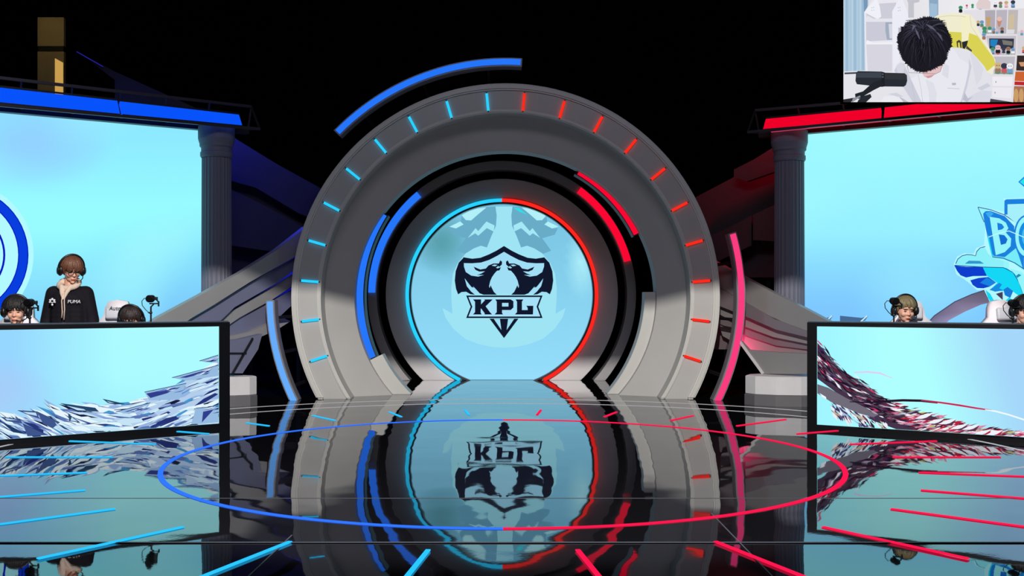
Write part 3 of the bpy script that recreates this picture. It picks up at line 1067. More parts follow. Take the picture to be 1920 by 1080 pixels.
def desk(pl, label, xe, xl, xfar, ltop, lbot, dist=0.75):
    """xe outer end px, xl screen end px, xfar px where the desk is left behind the frame edge"""
    e = pl.at(xe, CY); f = pl.at(xfar, CY)
    e.z = 0; f.z = 0
    c = (e + f) / 2
    t = thing('player_desk', label, 'desk', (c.x, c.y, 0))
    u = (f - e).normalized()
    n = pl.n
    bm = bmesh.new()
    # frame around the screen
    Z = Vector((0, 0, 1))
    ls = pl.at(xl, CY); ls.z = 0
    z0 = pl.at(xl, lbot).z; z1 = pl.at(xl, ltop).z

    def blk(a, b, za, zb, d0, d1):
        pts = [a + n * d0 + Z * za, b + n * d0 + Z * za, b + n * d0 + Z * zb, a + n * d0 + Z * zb]
        slab(bm, pts, n, d0 - d1)
    blk(e, f, 0, z0, 0.015, -0.10)
    blk(e, f, z1, DH - 0.012, 0.015, -0.10)
    blk(e, ls, z0, z1, 0.015, -0.10)
    blk(ls, f, z0, z1, -0.02, -0.10)
    obj('frame', bm, M_frame, t)
    bm = bmesh.new()
    blk(e, f, DH - 0.025, DH, -0.02, -0.16)
    bevel_all(bm, 0.005)
    obj('ledge', bm, mat('desk_ledge_grey', (60, 68, 84), 0.3), t)
    bm = bmesh.new()
    blk(e, f, TH - 0.035, TH, -0.10, -dist)
    bevel_all(bm, 0.005)
    obj('desk_top', bm, M_dark, t)
    for q in (e, f):
        bm = bmesh.new()
        s = q + (u if q is e else -u) * 0.02
        b2 = s + (u if q is e else -u) * 0.05
        blk(s, b2, 0, TH - 0.036, -0.10, -dist)
        obj('side_panel', bm, M_frame, t)
    return t, z0, z1


dl, z0, z1 = desk(DL, 'black player desk on the left with crystal shard picture', 430, 410.5, -210, 612, 794)
dr, z0r, z1r = desk(DR, 'black player desk on the right with dark feather picture', 1514, 1532, 2110, 612, 796)


def desk_col_l(px, py):
    c = mixc((150, 215, 255), (172, 252, 255), (px - 20) / 200)
    c = mixc((172, 200, 250), c, math.hypot((px + 10) / 120, (py - 750) / 90) ** 1.3)
    return mixc(c, (150, 225, 250), (py - 700) / 200)


p = Pic(DL, 0.0)
tl, bl = zrow(DL, z1), zrow(DL, z0)
p.grid((-190, tl(-190)), (410.5, tl(410.5)), (410.5, bl(410.5)), (-190, bl(-190)), 40, 12, desk_col_l)
p.build('display', M_pic, dl, 'pale cyan screen on the desk front')


def desk_col_r(px, py):
    c = mixc((160, 245, 255), (175, 255, 255), (px - 1540) / 120)
    c = mixc(c, (165, 215, 250), (px - 1740) / 150 - (py - 700) / 500)
    return c


p = Pic(DR, 0.0)
tr, br = zrow(DR, z1r), zrow(DR, z0r)
p.grid((1532, tr(1532)), (2090, tr(2090)), (2090, br(2090)), (1532, br(1532)), 40, 12, desk_col_r)
p.build('display', M_pic, dr, 'pale cyan screen on the desk front')


def interp(pl_, x):
    if x <= pl_[0][0]: return pl_[0][1]
    for (a, b), (c, d) in zip(pl_, pl_[1:]):
        if x <= c: return b + (d - b) * (x - a) / (c - a)
    return pl_[-1][1]


rnd = random.Random(7)
pic = Pic(DL, 0.003, 0.00006)
pic.clip = [(-190, tl(-190)), (410, tl(410)), (410, bl(410) - 0.4), (-190, bl(-190) - 0.4)]
topb = [(-190, 800), (0, 782), (50, 772), (120, 762), (190, 755), (250, 748), (300, 728), (350, 705), (411, 672)]
pal_l = [((228, 246, 252), 5), ((196, 228, 246), 4), ((150, 180, 225), 3), ((92, 118, 180), 2), ((38, 52, 120), 2), ((70, 150, 205), 1), ((22, 26, 62), 1)]
bag = [c for c, n in pal_l for _ in range(n)]
# quiet underlayer so that no cyan shows between the shards
pic.poly([(-190, 812)] + [(x, y + 9) for x, y in topb] + [(411, 800), (-190, 850)], (178, 206, 236))
items = []
for i in range(430):
    x = rnd.uniform(-190, 420)
    y0 = interp(topb, x); yb = bl(min(410, x))
    y = y0 + 4 + (yb - y0) * rnd.random()
    items.append((y, x))
items.sort()
for y, x in items:
    t = max(0, min(1, (x - 120) / 160))
    ang = R(28 * (1 - t) + (-22) * t + rnd.uniform(-9, 9))
    L = rnd.uniform(26, 75) * (1.1 if t < .5 else 0.85); wd = rnd.uniform(3, 11) * (1.25 - 0.5 * t)
    d = (math.cos(ang), math.sin(ang)); n_ = (-d[1], d[0])
    c0 = rnd.choice(bag)
    tip = (x - d[0] * L * 0.5, y - d[1] * L * 0.5)
    m1 = (x + n_[0] * wd * 0.5, y + n_[1] * wd * 0.5); m2 = (x - n_[0] * wd * 0.5, y - n_[1] * wd * 0.5)
    e1 = (x + d[0] * L * 0.5 + n_[0] * wd * 0.35, y + d[1] * L * .5 + n_[1] * wd * .35)
    e2 = (x + d[0] * L * 0.42 - n_[0] * wd * 0.3, y + d[1] * L * .42 - n_[1] * wd * .3)
    pic.poly([tip, m2, e2, e1, m1], c0)
    if rnd.random() < 0.55:
        pic.poly([tip, m1, e1], rnd.choice([(24, 34, 92), (60, 84, 150), (110, 140, 200), (235, 250, 255)]))
# the big dark edged shards that stick out of the bank
Z6 = lambda x, y: (x / 4.465, 660 + y / 4.465)
for out, inn in ((((150, 490), (310, 500), (330, 560), (230, 525)), ((190, 500), (300, 508), (310, 535), (235, 520))),
                 (((510, 432), (800, 470), (830, 500), (640, 490)), ((560, 450), (700, 478), (720, 490), (650, 488))),
                 (((862, 395), (1040, 435), (960, 440), (900, 425)), ((890, 408), (960, 428), (920, 424))),
                 (((1210, 335), (1560, 262), (1500, 400), (1250, 405)), ((1225, 348), (1480, 295), (1400, 345), (1260, 385))),
                 (((1440, 215), (1828, 110), (1828, 200), (1560, 240)), ((1500, 215), (1780, 135), (1740, 170), (1560, 215))),
                 (((1670, 75), (1828, 25), (1828, 90), (1720, 85)), ((1700, 75), (1800, 62), (1770, 84))),
                 (((310, 500), (500, 590), (440, 640), (360, 600)), ((460, 585), (560, 660), (500, 650))),
                 (((190, 600), (400, 695), (230, 705)), ((0, 575), (230, 690), (110, 672))),
                 (((570, 520), (670, 590), (580, 580)), ((600, 545), (650, 582), (590, 575))),
                 (((10, 545), (170, 565), (190, 600), (50, 578)), ((40, 552), (150, 570), (60, 570))),
                 (((970, 500), (1260, 425), (1230, 470), (1080, 520)), ((1040, 500), (1200, 455), (1120, 500))),
                 (((1640, 470), (1828, 455), (1828, 590), (1600, 605)), ((1700, 500), (1790, 480), (1690, 590)))):
    big = out[0][0] > 960
    pic.poly([Z6(*q) for q in out], (150, 186, 224) if big else ((62, 86, 140) if out[0][0] < 400 else (36, 70, 104)))
    pic.line([Z6(*q) for q in out[:2]], 1.2, (30, 62, 110))
    pic.poly([Z6(*q) for q in inn], (48, 62, 140) if big else ((190, 222, 244) if out[0][0] != 190 else (28, 60, 104)))
    if big:
        for k in range(7):
            f = rnd.random(); g = rnd.random()
            ax = out[0][0] + (out[1][0] - out[0][0]) * (.2 + .6 * f); ay = out[0][1] + (out[1][1] - out[0][1]) * (.2 + .6 * f) + 14 + 60 * g * f
            pic.poly([Z6(ax, ay), Z6(ax + 90, ay - 26), Z6(ax + 60, ay - 8)], rnd.choice([(236, 246, 252), (40, 52, 120), (96, 128, 200), (200, 226, 246)]))
pic.build('shard_graphic', M_picd, dl, 'blue and white crystal shards')

pic = Pic(DR, 0.003, 0.00006)
pic.clip = [(1532.5, tr(1532.5)), (2090, tr(2090)), (2090, br(2090) - 0.4), (1532.5, br(1532.5) - 0.4)]
Z7 = lambda x, y: (1510 + x / 4.154, 590 + y / 4.154)
topr = [(1530, 622), (1545, 650), (1568, 681), (1621, 715), (1654, 742), (1690, 757), (1750, 775), (1811, 795), (1907, 808), (2000, 822), (2090, 836)]
botr = [(1530, 700), (1560, 722), (1600, 748), (1640, 776), (1700, 800), (1760, 812), (2090, 850)]
pic.poly([(1530, 640)] + [(x, y + 6) for x, y in topr[1:]] + [(2090, 850), (1700, 812), (1640, 790), (1590, 752), (1530, 708)], (70, 52, 74))
bag = [(34, 22, 40)] * 6 + [(86, 76, 92)] * 4 + [(174, 156, 180)] * 2 + [(200, 60, 110)] * 1 + [(110, 30, 60)] * 2 + [(240, 236, 246)] * 1 + [(60, 40, 100)]
bag2 = [(240, 240, 248)] * 3 + [(190, 30, 60)] * 3 + [(226, 130, 165)] * 2 + [(60, 30, 50)] * 3 + [(150, 150, 170)] * 2 + [(205, 190, 110)] * 1
items = []
for i in range(700):
    x = rnd.uniform(1530, 1915) if i < 640 else rnd.uniform(1900, 2090)
    a, b = interp(topr, x), min(interp(botr, x), br(x))
    items.append((a + (b - a) * rnd.random() ** 0.8, x, b))
items.sort(key=lambda q: q[1])
for y, x, b in items:
    t = max(0, min(1, (x - 1540) / 160))
    ang = R(48 * (1 - t) + 4 * t + rnd.uniform(-16, 16)) - R(12) * (x > 1700)
    L = rnd.uniform(12, 30); wd = rnd.uniform(1.4, 4.6)
    d = (math.cos(ang), math.sin(ang)); n_ = (-d[1], d[0])
    col = rnd.choice(bag if x < 1680 else bag2)
    pic.poly([(x - d[0] * L * .5, y - d[1] * L * .5), (x - n_[0] * wd * .5, y - n_[1] * wd * .5), (x + d[0] * L * .5, y + d[1] * L * .5), (x + n_[0] * wd * .5, y + n_[1] * wd * .5)], col)
# light barbs under the grey quill
for i in range(130):
    x = rnd.uniform(1555, 1660); y = 745 + (x - 1555) * 0.42 + rnd.uniform(-6, 26)
    ang = R(rnd.uniform(35, 65)); L = rnd.uniform(12, 26)
    d = (math.cos(ang), math.sin(ang)); wd = rnd.uniform(1.5, 4)
    pic.poly([(x, y), (x + d[0] * L * .5 + wd, y + d[1] * L * .5), (x + d[0] * L, y + d[1] * L), (x + d[0] * L * .5 - wd, y + d[1] * L * .5)],
             rnd.choice([(236, 236, 248), (90, 70, 130), (46, 34, 56), (236, 240, 250), (120, 60, 90), (190, 186, 160), (170, 190, 230), (60, 52, 80)]))
pic.poly([Z7(*q) for q in ((90, 540), (180, 570), (320, 650), (450, 715), (560, 785), (530, 798), (420, 770), (300, 720), (200, 680), (90, 610))], (112, 108, 122))
pic.poly([Z7(*q) for q in ((110, 610), (160, 640), (165, 660), (130, 640))], (240, 244, 252))
for k in range(9):
    x0 = 1715 + 22 * k; y0 = 775 + 5.2 * k + (k % 2) * 4
    pic.poly([(x0, y0 + 10), (x0 + 14, y0 + 3), (x0 + 34, y0), (x0 + 22, y0 + 10)], (238, 242, 250))
    pic.poly([(x0 + 8, y0 + 12), (x0 + 22, y0 + 8), (x0 + 34, y0 + 1), (x0 + 26, y0 + 13)], (180, 30, 60) if k > 4 else (96, 50, 80))
pic.line([Z7(*q) for q in ((345, 678), (500, 684), (620, 674), (760, 667), (900, 670), (1030, 684))], [1.5, 3.2, 4.4, 4.6, 4.6, 4.2], (36, 22, 40))
pic.line([Z7(*q) for q in ((900, 668), (1050, 684), (1200, 706), (1330, 728), (1450, 745))], [1.5, 3.2, 3.4, 3, 2.2], (205, 35, 85))
pic.line([Z7(*q) for q in ((1400, 740), (1480, 752), (1580, 778), (1703, 818), (1900, 900))], [1.5, 3, 3, 3, 2], (240, 250, 255))
pic.line([Z7(*q) for q in ((380, 450), (480, 446), (580, 455), (680, 495))], [2, 3, 3, 1], (225, 205, 240))
pic.build('feather_graphic', M_picd, dr, 'dark purple and red feathers')

# ------------------------------------------------------------------ stage lamp with its shutter (above the frame)
t = thing('profile_lamp', 'black profile spotlight with shutter hung above the stage front', 'stage light', (SPOT_LOC[0], SPOT_LOC[1], SPOT_LOC[2]))
sl = (1.572 - SPOT_LOC[2]) / (14.2 - SPOT_LOC[1])
bm = bmesh.new()
ye = SPOT_LOC[1] + 0.5; ze = SPOT_LOC[2] + sl * 0.5
box(bm, (0, ye, ze + 0.4), (3.0, 0.01, 0.8))
obj('shutter', bm, M_black, t)
bm = bmesh.new()
box(bm, (0, SPOT_LOC[1] - 0.25, SPOT_LOC[2]), (0.4, 0.4, 0.4), bevel=0.03)
bar(bm, (-0.5, SPOT_LOC[1], SPOT_LOC[2] + 0.75), (-0.5, ye, SPOT_LOC[2] + 0.6), 0.04)
bar(bm, (0.5, SPOT_LOC[1], SPOT_LOC[2] + 0.75), (0.5, ye, SPOT_LOC[2] + 0.6), 0.04)
bar(bm, (-3, SPOT_LOC[1], SPOT_LOC[2] + 0.75), (3, SPOT_LOC[1], SPOT_LOC[2] + 0.75), 0.08)
bar(bm, (0, SPOT_LOC[1] - 0.25, SPOT_LOC[2]), (0, SPOT_LOC[1], SPOT_LOC[2] + 0.75), 0.05)
obj('lamp_body', bm, M_dark, t)

# ------------------------------------------------------------------ people
M_skin = mat('skin', (222, 168, 146), 0.5, var=0.05, scale=20)
M_lips = mat('lips', (186, 100, 96), 0.45)
M_eye = mat('eye_dark', (30, 20, 20), 0.3)
M_hair_black = mat('hair_black', (26, 21, 24), 0.6, var=0.4, scale=60, bump=0.5)
M_hair_dark = mat('hair_dark_brown', (44, 32, 32), 0.55, var=0.4, scale=60, bump=0.5)
M_hair_brown = mat('hair_brown', (104, 64, 46), 0.5, var=0.45, scale=70, bump=0.3)
M_hair_olive = mat('hair_olive_blond', (120, 108, 78), 0.5, var=0.35, scale=50, bump=0.5)
M_jacket = mat('jacket_black', (22, 20, 27), 0.8, var=0.3, scale=5, bump=0.4, spec=0.15)
M_white_top = mat('white_shirt', (215, 215, 222), 0.8, var=0.05)
M_dark_top = mat('dark_shirt', (40, 42, 46), 0.8)
M_trouser = mat('black_trousers', (20, 20, 24), 0.8)
M_cream = mat('cream_hood', (212, 188, 172), 0.85, var=0.1)
M_plastic = mat('black_plastic', (16, 16, 20), 0.4)
M_chrome = mat('brushed_metal', (170, 172, 180), 0.25, 0.9)
M_leather = mat('white_leatherette', (236, 228, 236), 0.5, var=0.03)
M_pinkc = mat('soft_grey_leatherette', (205, 205, 215), 0.5)
M_print = mat('white_print', (225, 225, 232), 0.6)
M_text = mat('dark_print', (60, 58, 66), 0.6)


_ICO = {}


def ico(sub):
    if sub not in _ICO:
        b = bmesh.new(); bmesh.ops.create_icosphere(b, subdivisions=sub, radius=1)
        _ICO[sub] = (np.array([v.co[:] for v in b.verts]), np.array([[v.index for v in f.verts] for f in b.faces])); b.free()
    return _ICO[sub]


class Soup:
    """loose triangles gathered quickly, fused later by melt()"""
    def __init__(s): s.v, s.f, s.n = [], [], 0

    def free(s): pass


def ball(bm, c, r, sub=2, rot=None):
    if not isinstance(r, (tuple, list)): r = (r, r, r)
    if isinstance(bm, Soup):
        V, T = ico(sub)
        P_ = V * np.array(r)
        if rot is not None: P_ = P_ @ np.array(rot).T
        bm.v.append(P_ + np.array(c[:])); bm.f.append(T + bm.n); bm.n += len(V)
        return
    v = bmesh.ops.create_icosphere(bm, subdivisions=sub, radius=1)['verts']
    M = Matrix.Translation(c) @ (rot.to_4x4() if rot else Matrix()) @ Matrix.Diagonal((r[0], r[1], r[2], 1))
    bmesh.ops.transform(bm, matrix=M, verts=v)


def limb(bm, pts, radii):
    """tapered chain of overlapping balls"""
    for (a, ra), (b, rb) in zip(zip(pts, radii), list(zip(pts, radii))[1:]):
        a, b = Vector(a), Vector(b)
        n = max(1, int((b - a).length / (0.32 * min(ra, rb))))
        for i in range(n + 1):
            f = i / n
            ball(bm, a.lerp(b, f), ra + (rb - ra) * f, 1 if ra < 0.02 else 2)


def melt(name, bm, m, parent, voxel, smooth=4, fac=0.5, label=None):
    """fuse everything in bm into one continuous surface"""
    me = bpy.data.meshes.new('tmp')
    V = np.concatenate(bm.v); T = np.concatenate(bm.f)
    me.from_pydata(V.tolist(), [], T.tolist())
    o = bpy.data.objects.new('tmp', me); sc.collection.objects.link(o)
    md = o.modifiers.new('r', 'REMESH'); md.mode = 'VOXEL'; md.voxel_size = voxel; md.use_smooth_shade = True
    s = o.modifiers.new('s', 'SMOOTH'); s.iterations = smooth; s.factor = fac
    dg = bpy.context.evaluated_depsgraph_get()
    nm = bpy.data.meshes.new_from_object(o.evaluated_get(dg))
    bpy.data.objects.remove(o); bpy.data.meshes.remove(me)
    nm.name = name; nm.materials.clear(); nm.materials.append(m)
    for p in nm.polygons: p.use_smooth = True
    r = bpy.data.objects.new(name, nm)
    link(r, parent)
    if label: r['label'] = label
    return r


def person(label, loc, rz, sitting, head_c, yaw, pitch, hair_m, hair_style, top_m, top_label, headset=True, glasses=False, jacket=False, seed=1):
    rn = random.Random(seed)
    t = thing('person', label, 'person', loc, rz)
    hc = Vector(head_c)
    HS = 1.14
    HM = Matrix.Translation(hc) @ Matrix.Rotation(yaw, 4, 'Z') @ Matrix.Rotation(pitch, 4, 'X') @ Matrix.Scale(HS, 4)
    Hp = lambda x, y, z: HM @ Vector((x, y, z))
    HR = HM.to_3x3()
    if sitting:
        pel, che, nb = Vector((0, 0.02, 0.54)), Vector((0, 0.0, 0.90)), Vector((0, -0.01, 1.06))
        sh = [Vector((s * 0.185, 0, 0.99)) for s in (-1, 1)]
        el = [Vector((s * 0.27, -0.10, 0.76)) for s in (-1, 1)]
        wr_ = [Vector((s * 0.10, -0.34, 0.83)) for s in (-1, 1)]
        hips = [(Vector((s * 0.10, 0.0, 0.52)), Vector((s * 0.15, -0.44, 0.52)), Vector((s * 0.15, -0.42, 0.09))) for s in (-1, 1)]
    else:
        pel, che, nb = Vector((0, 0, 0.98)), Vector((0, 0.0, 1.33)), Vector((0, 0.0, 1.49))
        sh = [Vector((s * 0.165, 0, 1.415)) for s in (-1, 1)]
        el = [Vector((s * 0.235, 0.0, 1.13)) for s in (-1, 1)]
        wr_ = [Vector((s * 0.25, -0.12, 0.90)) for s in (-1, 1)]
        hips = [(Vector((s * 0.10, 0.0, 0.95)), Vector((s * 0.11, -0.02, 0.50)), Vector((s * 0.11, 0.02, 0.09))) for s in (-1, 1)]
    bm = Soup()
    # head
    for c, r in (((0, .012, .032), (.074, .09, .086)), ((0, -.022, -.02), (.066, .066, .08)), ((0, -.035, -.07), (.048, .048, .036)),
                 ((0, -.066, -.098), (.02, .018, .015)), ((-.034, -.06, -.028), .026), ((.034, -.06, -.028), .026), ((0, -.075, .03), (.05, .018, .016)),
                 ((0, -.095, -.026), (.013, .014, .011)), ((-.011, -.088, -.028), .009), ((.011, -.088, -.028), .009),
                 ((-.078, .0, -.012), (.010, .018, .030)), ((.078, .0, -.012), (.010, .018, .030)), ((0, -.08, -.058), (.024, .014, .008)), ((0, -.078, -.068), (.020, .014, .007))):
        ball(bm, Hp(*c), r, 3, HR)
    for i in range(6):
        f = i / 5
        ball(bm, Hp(0, -.080 - .014 * f, .014 - .036 * f), .008 + .003 * f, 2)
    limb(bm, [nb - Vector((0, 0, 0.03)), Hp(0, .02, -.06)], [.062, .055])
    # torso, arms, legs
    limb(bm, [pel, (pel + che) / 2, che], [.13, .125, .135])
    limb(bm, [sh[0], che + Vector((0, 0, .03)), sh[1]], [.062, .10, .062])
    for k, s in enumerate((-1, 1)):
        limb(bm, [sh[k], el[k], wr_[k]], [.055, .042, .028])
        hdir = (wr_[k] - el[k]).normalized()
        side = Vector((1, 0, 0)) * (-s)
        palm = wr_[k] + hdir * 0.05
        ball(bm, palm, (.04, .045, .018), 2, hdir.to_track_quat('Y', 'Z').to_matrix())
        lat = hdir.cross(Vector((0, 0, 1))).normalized()
        curl = Vector((0, 0, -1)) if not sitting else -side * 0.2 + Vector((0, 0, -0.7))
        for q, ln in enumerate((.062, .072, .068, .052)):
            b0 = palm + hdir * 0.035 + lat * (0.027 - 0.018 * q)
            b1 = b0 + hdir * ln * 0.55 + curl * 0.008
            b2 = b1 + hdir * ln * 0.35 + curl * 0.028
            limb(bm, [b0, b1, b2], [.0085, .008, .007])
        th = palm - hdir * 0.01 + side * 0.035
        limb(bm, [palm - hdir * 0.02 + side * 0.02, th + hdir * 0.02 + side * .01, th + hdir * 0.05], [.011, .01, .0085])
        a, b, c = hips[k]
        limb(bm, [a, b, c], [.088, .058, .040])
        limb(bm, [c - Vector((0, -.03, .045)), c + Vector((0, -.14, -.05))], [.038, .032])
    melt('body', bm, M_skin, t, 0.0055, 3, 0.4)
    # face details
    for s in (-1, 1):
        bm = bmesh.new(); ball(bm, Hp(s * .031, -.0835, .003), (.014, .006, .0028), 2, HR); obj('eye', bm, M_eye, t, True, True)
        bm = bmesh.new(); ball(bm, Hp(s * .031, -.091, .026), (.019, .006, .004), 2, HR); obj('eyebrow', bm, hair_m, t, True, True)
    bm = bmesh.new(); ball(bm, Hp(0, -.0915, -.063), (.022, .006, .0065), 2, HR); obj('mouth', bm, M_lips, t, True, True)
    # hair: a cap with overlapping locks lying over the skull
    bm = bmesh.new()
    ball(bm, Hp(0, .024, .042), (.083, .094, .090), 3, HR)
    ex, ey, ez = .086, .100, .094
    for i in range(150):
        az = 2 * PI * i / 75 + rn.uniform(-.05, .05)
        fr = -math.sin(az)
        if hair_style == 'bowl':
            zend = .004 if fr > .5 else (-.055 if fr > -.1 else -.08)
        elif hair_style == 'fringe':
            zend = .026 if fr > .5 else (-.035 if fr > -.1 else -.075)
        else:
            zend = .040 if fr > .5 else (-.015 if fr > -.1 else -.06)
        zend += rn.uniform(-.014, .018)
        pts, rad = [], []
        el_end = math.asin(max(-1, min(1, (zend - .03) / ez)))
        n = 8
        lay = 1.0 + (0.05 if i >= 75 else 0.0) + rn.uniform(-.015, .03)
        sw = rn.uniform(-.22, .22)
        for k in range(n + 1):
            f = k / n
            e_ = PI / 2 * 0.96 + (el_end - PI / 2 * 0.96) * f
            aa = az + sw * f * f
            fl = lay * (1.0 + (0.05 * f * f if hair_style != 'spiky' else 0.09 * f * f * rn.random()))
            pts.append(Hp(math.cos(aa) * math.cos(e_) * ex * fl, math.sin(aa) * math.cos(e_) * ey * fl + .014, math.sin(e_) * ez * lay + .03))
            rad.append(HS * (.0035 + .0105 * math.sin(PI * min(1, .25 + .75 * f) ** 1.0)) if k < n else .0012)
        tube(bm, pts, rad, 6)
    obj('hair', bm, hair_m, t, True, True)
    # clothing
    bm = Soup()
    ex_ = 0.022 if jacket else 0.014
    low = pel - Vector((0, 0, .10 if jacket else .02))
    limb(bm, [low, (pel + che) / 2, che], [.145 + ex_, .135 + ex_, .14 + ex_])
    limb(bm, [low + Vector((-.05, 0, 0)), che + Vector((-.06, 0, 0))], [.135 + ex_, .125 + ex_])
    limb(bm, [low + Vector((.05, 0, 0)), che + Vector((.06, 0, 0))], [.135 + ex_, .125 + ex_])
    limb(bm, [sh[0], che + Vector((0, 0, .05)), sh[1]], [.065 + ex_, .085 + ex_, .065 + ex_])
    for k in (0, 1):
        cuff = el[k].lerp(wr_[k], 0.93)
        limb(bm, [sh[k] - Vector((0, 0, .01)), el[k], cuff], [.068 + ex_, .052 + ex_, .038 + ex_ * .6])
    melt('jacket' if jacket else 'shirt', bm, top_m, t, 0.011, 5, 0.5, label=top_label)
    bm = Soup()
    for k in (0, 1):
        a, b, c = hips[k]
        limb(bm, [a, b, c], [.105, .075, .062])
    limb(bm, [hips[0][0], hips[1][0]], [.125, .125])
    melt('trousers', bm, M_trouser, t, 0.011, 4, 0.5)
    for k in (0, 1):
        c = hips[k][2]
        bm = Soup(); limb(bm, [c + Vector((0, .03, -.035)), c + Vector((0, -.07, -.042)), c + Vector((0, -.16, -.052))], [.048, .046, .038])
        melt('shoe', bm, M_plastic, t, 0.008, 3, 0.5)
    if headset:
        hs = bpy.data.objects.new('headset', None); link(hs, t)
        bm = bmesh.new()
        pts = [Hp(math.cos(R(a)) * .116, .012, math.sin(R(a)) * .136 + .01) for a in range(0, 181, 10)]
        tube(bm, pts, .012, 8); obj('headband', bm, M_plastic, hs, True, True)
        for s in (-1, 1):
            bm = bmesh.new()
            ball(bm, Hp(s * .100, .004, -.008), (.026, .042, .052), 3, HR)
            ball(bm, Hp(s * .120, .004, -.008), (.012, .030, .038), 3, HR)
            obj('ear_cup', bm, M_plastic, hs, True, True)
        bm = bmesh.new()
        pts = [Hp(.10, -.02, -.03), Hp(.09, -.06, -.06), Hp(.062, -.095, -.075), Hp(.030, -.112, -.072)]
        tube(bm, pts, .005, 6)
        ball(bm, Hp(.028, -.112, -.071), (.014, .011, .011), 2)
        obj('microphone_boom', bm, M_plastic, hs, True, True)
    if glasses:
        g = bpy.data.objects.new('glasses', None); link(g, t)
        bm = bmesh.new()
        for s in (-1, 1):
            pts = [Hp(s * .032 + math.cos(2 * PI * k / 16) * .024, -.101, .002 + math.sin(2 * PI * k / 16) * .019) for k in range(16)]
            tube(bm, pts, .0028, 6, True)
            tube(bm, [Hp(s * .056, -.100, .006), Hp(s * .076, -.04, .008), Hp(s * .082, .01, .004)], .0025, 6)
        tube(bm, [Hp(-.009, -.101, .006), Hp(0, -.104, .009), Hp(.009, -.101, .006)], .0026, 6)
        obj('glasses_frame', bm, M_plastic, g, True, True)
        for s in (-1, 1):
            bm = bmesh.new(); ball(bm, Hp(s * .032, -.101, .002), (.022, .0012, .0175), 2, HR)
            obj('lens', bm, M_lens, g, True, True)
    return t


M_lens = bpy.data.materials.new('spectacle_lens'); M_lens.use_nodes = True
_nt = M_lens.node_tree
_nt.nodes.remove(_nt.nodes['Principled BSDF'])
_tr = _nt.nodes.new('ShaderNodeBsdfTransparent'); _gl = _nt.nodes.new('ShaderNodeBsdfGlossy'); _gl.inputs['Roughness'].default_value = 0.05
_mx = _nt.nodes.new('ShaderNodeMixShader'); _mx.inputs[0].default_value = 0.08
_nt.links.new(_tr.outputs[0], _mx.inputs[1]); _nt.links.new(_gl.outputs[0], _mx.inputs[2]); _nt.links.new(_mx.outputs[0], _nt.nodes['Material Output'].inputs[0])


def at_desk(pl, px, back):
    """floor point seen at pixel column px, `back` metres behind the desk front"""
    q = pl.at(px, CY, -back); q.z = 0
    return q


LZ = math.atan2(DL.n.x, -DL.n.y)   # rotation that turns -Y towards the desk front
RZ = math.atan2(DR.n.x, -DR.n.y)


def text_mesh(name, s, size, m, parent, M):
    cu = bpy.data.curves.new(name, 'FONT'); cu.body = s; cu.size = size; cu.extrude = 0.0015; cu.align_x = 'CENTER'
    cu.shear = 0.15
    o = bpy.data.objects.new('tmp', cu); sc.collection.objects.link(o)
    me = bpy.data.meshes.new_from_object(o.evaluated_get(bpy.context.evaluated_depsgraph_get()))
    bpy.data.objects.remove(o)
    me.materials.clear(); me.materials.append(m)
    me.transform(M)
    r = bpy.data.objects.new(name, me); link(r, parent)
    return r


# standing man
q = at_desk(DL, 131, 1.15)
man = person('person standing in black jacket and cream hood, headset and glasses', (q.x, q.y, 0), 0.06, False, (0.03, -0.035, 1.668), 0.62, 0.34,
             M_hair_brown, 'bowl', M_jacket, 'black zip jacket', True, True, True, 3)
bm = Soup()
pts = [Vector((math.sin(a) * .095, -.03 - math.cos(a) * .085, 1.515 + .045 * math.cos(a + PI))) for a in [2 * PI * k / 24 for k in range(24)]]
for i in range(24):
    ball(bm, pts[i], .032 + .008 * (pts[i].y > 0), 2)
limb(bm, [(-.05, -.11, 1.49), (-.03, -.155, 1.42), (-.012, -.180, 1.36)], [.026, .022, .012])
limb(bm, [(.05, -.11, 1.49), (.022, -.155, 1.43), (.0, -.178, 1.36)], [.026, .022, .012])
melt('hood', bm, M_cream, man, 0.008, 3, label='cream coloured hood')
bm = bmesh.new()
tube(bm, [(-.012, -.175, 1.42), (-.018, -.190, 1.34), (-.01, -.197, 1.22), (-.014, -.2, 1.16)], .006, 6)
tube(bm, [(.012, -.175, 1.42), (.008, -.190, 1.34), (.014, -.197, 1.25), (.008, -.2, 1.14)], .006, 6)
obj('drawstring', bm, M_cream, man, True, True)
bm = bmesh.new()   # flower like emblem on the chest
for k in range(5):
    a = R(90 + 72 * k)
    if k in (2, 3): continue
    ball(bm, Vector((-.115 + math.cos(a) * .022, -.190, 1.34 + math.sin(a) * .018)), (.013, .008, .012), 1)
for k in range(10):
    a = 2 * PI * k / 10
    ball(bm, Vector((-.115 + math.cos(a) * .018, -.191, 1.335 + math.sin(a) * .016)), (.006, .008, .006), 1)
ball(bm, Vector((-.115, -.19, 1.298)), (.012, .008, .014), 1)
ball(bm, Vector((-.142, -.188, 1.325)), (.010, .008, .010), 1); ball(bm, Vector((-.088, -.19, 1.325)), (.010, .008, .010), 1)
obj('emblem', bm, M_print, man, True, label='white flower shaped emblem')
text_mesh('chest_print', 'PUMA', 0.048, M_print, man, Matrix.Translation((0.108, -0.192, 1.315)) @ Matrix.Rotation(0.22, 4, 'Z') @ Matrix.Rotation(R(90), 4, 'X'))
bm = bmesh.new(); tube(bm, [(0.0, -.183, 1.36), (0.0, -.197, 1.2), (0.0, -.195, 1.0)], .0035, 6); obj('zip', bm, M_truss, man, True)

